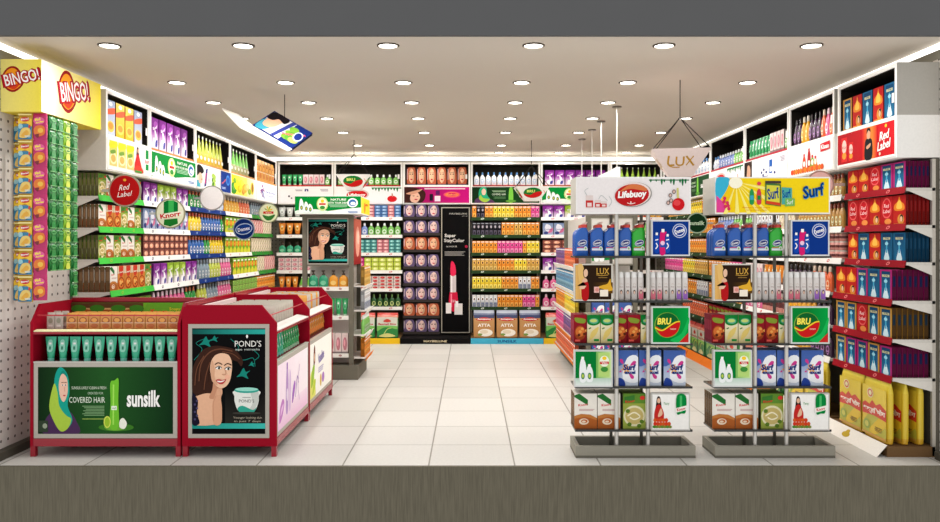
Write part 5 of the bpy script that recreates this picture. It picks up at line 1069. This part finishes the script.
def b_green(c):
    A = c.A; c.r(0, 0, A, 1, (70, 120, 40)); c.r(A * .55, 0, A, 1, (110, 180, 50)); c.r(0, 0, A * .55, 1, (90, 66, 40))
    for x in (.12, .28, .44): c.e_(A * x, .4, .7, .34, (206, 170, 110), 0, 14); c.e_(A * x, .46, .4, .2, (150, 90, 40), 0, 12)
    for x in (.06, .2, .36, .5): c.e_(A * x, .7, .4, .2, (60, 130, 40), 0, 10)
    c.p([(A * .52, 0), (A * .58, 1), (A, 1), (A, 0)], (100, 170, 50)); c.t('Knorr', A * .67, .52, .3, (220, 40, 40), w=.9, bold=.03); c.t('Soupy noodles', A * .85, .66, .2, (240, 220, 60), w=1.4); c.t('HEALTHY SNACK', A * .85, .25, .16, W_, w=1.6, bold=.02)
binA = promo_bin(Fr(-3.19, 5.765), 1.09, .6, 'crimson promotion bin with a dark green headscarf poster facing the entrance', a_covered_hair, 'tt*11', '', None, (232, 230, 180), (80, 140, 50), 'headscarf-poster bin', 'pegboard wall', back_art=b_green, strip_w=.045)
frB = Fr(-1.403, 5.765, PI / 2); frC = Fr(-1.403, 6.945, PI / 2)
promo_bin(frB, 1.175, .685, 'crimson promotion bin with a black woman-and-cream poster on its end', a_lilac, 'tt*6 tg*7', '', None, (206, 200, 196), (226, 206, 206), 'lilac-panel bin', E, left_art=a_age_cream, right=False)
promo_bin(frC, 1.17, .685, 'crimson promotion bin with a meadow-print panel further down the aisle', a_meadow, 'to*13', '', None, (206, 200, 196), (226, 206, 206), 'meadow-panel bin', E)
FA = Fr(-3.19, 5.765)
for r in range(3):
    row(FA, .19, 1.03, .14 + r * .06, .906, 'op*10', .125, f'{ORD[r]} file in headscarf-poster bin', 'pegboard wall', d=.03, fill=.96)
row(FA, .05, .17, .13, .906, 'gp*2', .13, 'front corner of headscarf-poster bin', 'pegboard wall', d=.02); row(FA, .06, .18, .2, .906, 'gp*2', .135, 'middle of headscarf-poster bin', 'pegboard wall', d=.02)
for fr, wh in ((frB, 'lilac-panel bin'), (frC, 'meadow-panel bin')):
    for r in range(8):
        for k, ly in enumerate((.16, .27, .38, .49)):
            put('gp' if fr is frB else ('gp' if (r + k) % 3 else 'op'), fr.W(.42 + r * .085, ly, .906), fr.rot + PI / 2, (.105, .03, .16), f"{'seasoning' if fr is frB else 'snack'} pouch, {ORD[k]} from the aisle, {ORD[r]} file from entrance, {wh}", f'pouches in the {wh}')

# ------------------------------------------------------------------ two floor stands by the entrance
STEEL = (206, 202, 196)
def floor_stand(x0, header, label, where):
    t = thing('floor_stand', label, 'display stand', (x0, 5.73, 0), 0, 'steel floor stands by the entrance')
    W = .865
    m = MB(); c1, c2 = (150, 146, 134), (104, 100, 90)
    m.box(0, W, 0, .32, .0, .018, c2); m.box(0, W, 0, .03, .018, .085, c1); m.box(0, W, .29, .32, .018, .085, c1); m.box(0, .03, .03, .29, .018, .085, c1); m.box(W - .03, W, .03, .29, .018, .085, c1); m.build('base_tray', MATTE, t)
    for x, y, r, col in ((.303, .05, .0145, STEEL), (.532, .05, .0145, STEEL), (.303, .276, .012, (110, 106, 98)), (.532, .276, .012, (110, 106, 98))):
        m = MB(); m.tube((x, y, .018), (x, y, 1.8), r, col, 12); p = m.build('pole', METAL, t)
        if y < .1:
            m = MB(); m.tube((x, y, 1.0), (x, y, 1.02), r + .002, (170, 166, 160), 12); m.build('collar', METAL, p)
    ZZ = [1.453, 1.13, .82, .508, .195]
    for z in ZZ:
        m = MB(); m.box(0, W - .015, .03, .29, z - .012, z, (54, 54, 50)); m.box(0, W - .015, .026, .03, z - .012, z + .004, (36, 36, 34)); m.build('shelf', GLOSS, t)
    m = MB(); m.box(.004, .836, .02, .32, 1.76, 2.028, (186, 182, 174)); c = m.canvas((.004, .02, 1.76), (.832, 0, 0), (0, 0, .268)); header(c); m.build('header_box', PRINT, t)
    for x, z, a, art in ((.546, 1.456, .26, a_toilet), (-.012, 1.133, .267, a_gold_soap), (.546, .823, .27, a_coffee), (-.012, .511, .267, a_cleaner_poster), (.546, .198, .268, a_tomato_lady)):
        m = MB(); m.box(x, x + .279, .004, .044, z, z + a, (196, 192, 184)); c = m.canvas((x, .004, z), (.279, 0, 0), (0, 0, a)); art(c); m.build('poster_box', PRINT, t)
    def goods(key, rel, z, size, sh, rows=2, gap=.004):
        for i, r in enumerate(rel):
            k = key[i] if isinstance(key, list) else key
            P = PROD[k]
            for b in range(rows):
                put(k, (x0 + r, 5.73 + .072 + size[1] / 2 + b * (size[1] + gap), z + .001), 0, size, f"{P['desc']}, {ORD[i]} from shop middle, {('front', 'second', 'third', 'back')[b]} row, {sh}, {where}", f"{P['cat']}s on the {where}")
    goods(['dm', 'dm', 'dm', 'dm', 'dg'], [.055, .166, .268, .37, .472], ZZ[0], (.1, .058, .25), 'top shelf', 3)
    goods(['sw', 'sw', 'sw', 'sp', 'sp', 'sp', 'sw', 'sw', 'sv', 'sv'], [.342, .39, .438, .486, .575, .622, .669, .716, .763, .81], ZZ[1], (.043, .034, .206), 'second shelf', 3)
    goods(['rd', 'lg', 'lg', 'rd', 'rd', 'lg'], [.042, .14, .238, .336, .4335, .531], ZZ[2], (.093, .042, .205), 'third shelf', 4)
    goods(['sf', 'sf', 'sf'], [.385, .553, .731], ZZ[3], (.16, .085, .258), 'fourth shelf', 2)
    goods(['sa', 'sa', 'sb'], [.082, .252, .437], ZZ[4], (.165, .045, .255), 'bottom shelf', 4)
    return t
floor_stand(.762, a_oval_soap, 'grey steel floor stand with a white header and red oval mark', 'red-oval stand')
floor_stand(1.768, a_sunburst, 'grey steel floor stand with a bright yellow sunburst header', 'sunburst stand')

# ------------------------------------------------------------------ towers in the aisle
GT = (112, 108, 96)
def tower(x0, x1, y0, y1, label, where, out, poster, sign, side_rows, front_rows, far_label):
    """Four-post grey tower; out = +1 / -1 tells which long side carries the open shelves."""
    t = thing('promotion_tower', label, 'display tower', ((x0 + x1) / 2, (y0 + y1) / 2, 0), 0, 'grey promotion towers')
    X, Y = (x1 - x0) / 2, (y1 - y0) / 2
    m = MB(); m.box(-X - .05, X + .06, -Y - .05, Y + .05, 0, .16, GT, top=(96, 92, 82)); m.build('base', MATTE, t)
    m = MB(); m.box(-X + .05, X - .05, -Y + .2, Y - .05, .16, 1.86, (206, 202, 196)); m.build('core', MATTE, t)
    for sx in (-1, 1):
        for sy in (-1, 1):
            m = MB(); m.box(sx * X - (.05 if sx > 0 else 0), sx * X + (0 if sx > 0 else .05), sy * Y - (.05 if sy > 0 else 0), sy * Y + (0 if sy > 0 else .05), .16, 1.87, GT); m.build('post', MATTE, t)
    m = MB(); m.box(-X + .05, X - .05, -Y + .012, -Y + .05, 1.29, 1.87, GT); m.box(-X + .055, X - .055, -Y + .008, -Y + .012, 1.305, 1.835, (170, 166, 156)); c = m.canvas((-X + .068, -Y + .008, 1.318), (2 * X - .136, 0, 0), (0, 0, .504)); poster(c); m.build('poster', PRINT, t)
    if sign:
        m = MB(); m.box(-X - .05, X + .11, -Y - .15, Y - .05, 1.875, 2.076, (236, 234, 230)); c = m.canvas((-X - .05, -Y - .15, 1.875), (2 * X + .16, 0, 0), (0, 0, .201)); c.r(0, 0, c.A, 1, W_); sign(c)
        c = m.canvas((X + .11, -Y - .15, 1.875), (0, 2 * Y + .1, 0), (0, 0, .201)); c.gh(.05, .05, c.A - .05, .95, (250, 220, 60), (246, 206, 40)); c.e_(c.A * .4, .4, .4, .3, (236, 140, 40)); c.t('Lipton', c.A * .6, .6, .25, (200, 40, 30), w=1.2, bold=.03); m.build('header_box', PRINT, t)
    fr = Fr((x0 + x1) / 2, (y0 + y1) / 2 - Y, 0)
    for i, (z, spec, h) in enumerate(front_rows):
        m = MB(); m.box(-X + .052, X - .052, -Y + .012, -Y + .199, z - .02, z, (226, 222, 216)); sh = m.build('front_shelf', MATTE, t)
        m = MB(); m.box(-X + .052, X - .052, -Y + .004, -Y + .011, z - .035, z + .012, (240, 238, 232)); c = m.canvas((-X + .052, -Y + .004, z - .035), (2 * X - .104, 0, 0), (0, 0, .047)); [c.e_(c.A * q, .5, .4, .26, (190, 150, 150)) for q in (.2, .5, .8)]; m.build('price_rail', PRINT, sh)
        row(fr, -X + .06, X - .06, .03, z, spec, h, f'{ORD[i]} front shelf of {where}', far_label)
    f2 = Fr((x0 + x1) / 2 + out * X, (y0 + y1) / 2, PI / 2 if out > 0 else -PI / 2)
    for i, (z, spec, h) in enumerate(side_rows):
        m = MB(); a, b = sorted((out * (X - .05), out * (X + .13)))
        m.box(a + .0005, b, -Y + .055, Y - .055, z - .015, z, (222, 218, 212)); sh = m.build('side_shelf', MATTE, t)
        m = MB(); xx = out * (X + .13); m.prism([(xx, z - .04), (xx + out * .004, z - .042), (xx + out * .03, z + .012), (xx + out * .026, z + .014)], 'y', -Y + .055, Y - .055, (240, 236, 230) if i < 3 else (236, 130, 40)); m.build('price_rail', PRINT, sh)
        row(f2, -Y + .07, Y - .07, -.12, z, spec, h, f'{ORD[i]} side shelf of {where}', E, flip=out < 0, d=.045)
    return t
TW = tower(-1.91, -1.33, 9.05, 9.72, 'grey promotion tower with a woman-and-cream poster under a green header', 'green-headed tower', 1, lambda c: a_age_cream(c), h_cleaner, [(1.06, 'go*6', .22), (.78, 'wh*7', .22), (.5, 'lb*6', .22), (.24, 'os*7', .2)], [(1.04, 'pg*2 pa*2', .2), (.71, 'tg*6', .21), (.28, 'ps*6', .24)], 'soup wall')
m = MB(); m.box(.24 + .05, .24 + .054, -.28, .28, 1.3, 1.83, (170, 60, 50)); c = m.canvas((.2945, -.28, 1.3), (0, .56, 0), (0, 0, .53)); c.gv(0, 0, c.A, 1, (150, 30, 34), (206, 110, 90)); c.e_(c.A * .5, .5, c.A * .3, .34, (226, 160, 140)); c.e_(c.A * .55, .6, c.A * .16, .16, (236, 200, 180)); m.build('side_poster', PRINT, TW)
def low_banner(c):
    c.gv(0, 0, c.A, 1, (196, 192, 186), (206, 202, 196)); A = c.A
    c.p([(0, .05), (0, .45), (A, .45), (A, .2), (A * .5, .08)], (0, 132, 52)); c.e_(A * .86, .32, .09, .09, W_); c.e_(A * .86, .32, .06, .06, (40, 110, 60))
    for x in (.1, .22): c.b([(x - .05, .06), (x + .05, .06), (x + .05, .26), (x, .36), (x - .05, .26)], (236, 240, 240))
    c.lines(A * .4, A * .75, .36, .02, 3, (210, 236, 214), al='l')
tower(1.33, 1.92, 9.1, 11.25, 'long grey promotion tower under the hanging banner behind the stands', 'long tower', -1, low_banner, None, [(1.265, 'ro*8 vi*8', .22), (.986, 'bu*16', .22), (.715, 'yl*8 os*8', .22), (.436, 'vi*9 pk*7', .22), (.172, 'ro*16', .2)], [(.63, 'sf*3', .24), (.2, 'sf*3', .24)], 'shop middle')

# ------------------------------------------------------------------ things that hang from the ceiling
def hung_box(label, x, y, zt, zb, a, b, yaw, art, bg, side=None):
    t = thing('hanging_sign', label, 'hanging sign', (x, y, 0), yaw, 'tapered signs hanging on cords')
    T = [(-a, -a), (a, -a), (a, a), (-a, a)]; Bm = [(-b, -b), (b, -b), (b, b), (-b, b)]
    m = MB(); k = len(m.v)
    m.v.extend([(p[0], p[1], zt) for p in T] + [(p[0], p[1], zb) for p in Bm])
    m.face((0, 1, 2, 3), bg); m.face((7, 6, 5, 4), bg)
    for i in range(4): j = (i + 1) % 4; m.face((i, 4 + i, 4 + j, j), bg)
    v = V((0, b - a, 0)) * -1 + V((0, 0, zt - zb))
    for r in range(4):
        Rm = Matrix.Rotation(r * PI / 2, 3, 'Z')
        o = Rm @ V((-a, -b, zb)); u = Rm @ V((2 * a, 0, 0)); vv = Rm @ V((0, b - a, zt - zb))
        c = m.canvas(o, u, vv, .0004); c.clip = False; art(c, b / a)
    m.build('box', PRINT, t)
    m = MB(); zn = zt + .3
    m.tube((0, 0, zn), (0, 0, ZC - .001), .0045, (40, 34, 30), 6)
    for p in T: m.tube((p[0] * .97, p[1] * .97, zt - .004), (0, 0, zn), .0045, (40, 34, 30), 6)
    m.build('cord', MATTE, t)
    return t
def s_lux(c, q):
    x, go = c.A / 2, (190, 144, 50)
    F = lambda P: [(x + .74 * a, .56 + .74 * (b - .6)) for a, b in P]
    c.s_(F([(-.52, .84), (-.54, .42), (-.28, .4)]), .06, go, 3); c.s_(F([(-.2, .8), (-.2, .46), (-.05, .38), (.08, .46), (.1, .8)]), .055, go); c.s_(F([(.2, .82), (.52, .36)]), .06, go); c.s_(F([(.5, .82), (.2, .38)]), .035, go); c.s_(F([(-.5, .36), (-.3, .29), (-.05, .3)]), .035, go)
def s_bru(c, q):
    c.clip = False
    coffee_mark2(c, c.A / 2, .55, .36)
def coffee_mark2(c, x, y, r):
    c.e_(x, y, r * 1.5, r, (30, 120, 50)); c.b([(x - 1.4 * r, y - .2 * r), (x - .4 * r, y - .4 * r), (x + .4 * r, y + .1 * r), (x + 1.45 * r, y + .25 * r), (x + 1.3 * r, y - .5 * r), (x + .1 * r, y - .98 * r), (x - .9 * r, y - .78 * r)], (200, 30, 30)); c.t('BRU', x - .3 * r, y + .3 * r, .5 * r, (226, 236, 120), w=1.3 * r, bold=.04)
    c.s_([(x + 1.75 * r, y + .5 * r), (x + 2.0 * r, y)], .12 * r, (226, 150, 140))
def px3(px, py, Y): return ((px - 470) * Y / 795, Y, 1.55 - (py - 243) * Y / 795)
hung_box('large white tapered sign with gold script hanging over the steel stands', 1.868, 7.07, 2.365, 2.135, .25, .1, -.2, s_lux, (232, 216, 212))
hung_box('white tapered sign with green and red oval before hair-carton header', .866, 11.2, 2.335, 2.14, .235, .1, .02, s_bru, (240, 236, 232))
hung_box('white tapered sign with green and red oval before the dripping header', -1.634, 11.2, 2.5, 2.29, .235, .1, .06, s_bru, (240, 236, 232))

# the tilted blue toothpaste sign with its white wing
t = thing('hanging_sign', 'tilted dark blue sign with white wing hanging over the lilac bin', 'hanging sign', (-1.785, 7.63, 0), 0, 'tilted sign on a cord')
Cn = [V(px3(252.5, 125, 7.45)), V(px3(292, 148.5, 7.3)), V(px3(310, 134.5, 7.65)), V(px3(274.5, 110.8, 7.8))]
org = V((-1.785, 7.63, 0)); Cn = [p - org for p in Cn]
u, v = Cn[1] - Cn[0], Cn[3] - Cn[0]; n = u.cross(v).normalized()
m = MB(); q = [Cn[0], Cn[1], Cn[0] + u + v, Cn[3]]; bk = [p - n * .03 for p in q]
m.poly(q, (18, 40, 110)); m.poly(bk[::-1], (226, 224, 220))
for i in range(4): j = (i + 1) % 4; m.poly([q[i], bk[i], bk[j], q[j]], (20, 30, 70))
c = m.canvas(q[0], u, v, .0006)
A = c.A
def tpaste(c):
    A = c.A; c.r(.04, .05, A * .62, .96, (206, 206, 210)); c.b([(.04, .05), (.04, .5), (.22, .6), (.34, .3), (.25, .05)], (60, 150, 170)); c.b([(.1, .3), (.1, .8), (.4, .9), (.42, .5), (.3, .25)], (222, 170, 140)); c.b([(.04, .6), (.06, .96), (.5, .96), (.5, .7), (.3, .76), (.2, .6)], (24, 18, 22))
    c.p([(.5, .05), (.6, .05), (.72, .95), (.6, .95)], (50, 60, 130))
    for k in range(7): c.e_(.82 + .1 * (k % 3), .28 + .2 * (k // 3), .13, .12, ((110, 160, 50), (80, 140, 50), (160, 190, 90))[k % 3])
    c.t('Pepsodent', A * .78, .5, .12, (226, 80, 100), w=.6, bold=.03, rot=.75); c.e_(A * .88, .5, .12, .22, (190, 200, 230), .2); c.e_(A * .88, .5, .09, .17, (20, 40, 110), .2)
tpaste(c); m.build('board', PRINT, t)
wing = [V(px3(222, 109.5, 7.75)), V(px3(240, 128, 7.5)), V(px3(288, 151.5, 7.32)), V(px3(292, 149.4, 7.29)), V(px3(251.5, 125.8, 7.44)), V(px3(238, 115.5, 7.6))]
wing = [p - org for p in wing]; m = MB(); off = V((-.01, .03, .02)); bk = [p + off for p in wing]
m.poly(wing, (248, 246, 242)); m.poly(bk[::-1], (236, 234, 230))
for i in range(6): j = (i + 1) % 6; m.poly([wing[i], bk[i], bk[j], wing[j]], (240, 238, 234))
m.build('wing', PRINT, t)
m = MB(); mid = q[3] + (q[2] - q[3]) * .27; m.tube(mid, (mid.x, mid.y, ZC - .001), .0045, (40, 34, 30), 6); m.build('cord', MATTE, t)

# long banner on four rods over the long tower
t = thing('hanging_banner', 'long white hanging banner on four thin rods over long tower', 'hanging banner', (1.56, 9.7, 0))
m = MB(); m.box(-.02, .02, -1.35, 1.5, 2.1, 2.35, (238, 236, 232))
c = m.canvas((-.02, 1.5, 2.1), (0, -2.85, 0), (0, 0, .25)); c.r(.2, .06, c.A - .2, .5, (30, 140, 60)); c.t('Lifebuoy', c.A * .5, .5, .4, (200, 30, 34), w=1.4, bold=.03); m.build('board', PRINT, t)
for yy in (8.44, 9.45, 10.16, 11.08):
    m = MB(); m.tube((0, yy - 9.7, 2.345), (0, yy - 9.7, ZC - .012), .006, (226, 222, 216), 8); r = m.build('rod', METAL, t)
    m = MB(); m.tube((0, yy - 9.7, ZC - .014), (0, yy - 9.7, ZC - .001), .05, (120, 112, 104), 20); m.build('ceiling_disc', METAL, r)

# ------------------------------------------------------------------ ceiling downlights
LXs = [-2.64, -1.66, -.6, .465, 1.42, 2.5]; LYs = [5.82, 7.16, 8.18, 9.22, 10.4, 11.76, 12.7]
m = MB(); NN = 24
k = len(m.v)
for rr, zz in ((.082, -.002), (.082, -.009), (.07, -.012), (.066, -.004)):
    m.v.extend([(rr * math.cos(2 * PI * i / NN), rr * math.sin(2 * PI * i / NN), zz) for i in range(NN)])
for a in range(3):
    for i in range(NN):
        j = (i + 1) % NN; m.face((a * NN + i, a * NN + j, (a + 1) * NN + j, (a + 1) * NN + i), (92, 84, 76) if a < 2 else (214, 210, 200))
RING = m.mesh('trim_ring', MATTE)
m = MB(); m.poly([(.066 * math.cos(-2 * PI * i / NN), .066 * math.sin(-2 * PI * i / NN), -.005) for i in range(NN)], W_)
LN = m.mesh('lens', LENS)
lamp = bpy.data.lights.new('downlight_beam', 'AREA'); lamp.shape = 'DISK'; lamp.size = .12; lamp.energy = 8.2; lamp.color = (1.0, .985, .945); lamp.spread = math.radians(176)
for j, y in enumerate(LYs):
    for i, x in enumerate(LXs):
        t = thing('downlight', f'round recessed ceiling downlight, {ORD[i]} across from the pegboard wall, {ORD[j]} row from entrance', 'downlight', (x, y, ZC), 0, 'ceiling downlights')
        link('trim_ring', RING, t); link('lens', LN, t)
        lo = bpy.data.objects.new('beam', lamp); COL.objects.link(lo); lo.parent = t; lo.location = (0, 0, -.014)

# ------------------------------------------------------------------ daylight of the mall outside, camera
w = bpy.data.worlds.new('mall'); scn.world = w; w.use_nodes = True
bg = w.node_tree.nodes['Background']; bg.inputs['Color'].default_value = (1.0, .985, .96, 1); bg.inputs['Strength'].default_value = .95
cam = bpy.data.cameras.new('camera'); co = bpy.data.objects.new('camera', cam); COL.objects.link(co)
co.location = (0, 0, 1.55); co.rotation_euler = (PI / 2, 0, 0)
cam.sensor_width = 36; cam.lens = 795 / 940 * 36; cam.shift_y = -18 / 940; cam.clip_end = 100
scn.camera = co
vs = scn.view_settings
vs.view_transform = 'Standard'; vs.look = 'None'; vs.exposure = 0.0; vs.gamma = 1.0; vs.use_curve_mapping = False
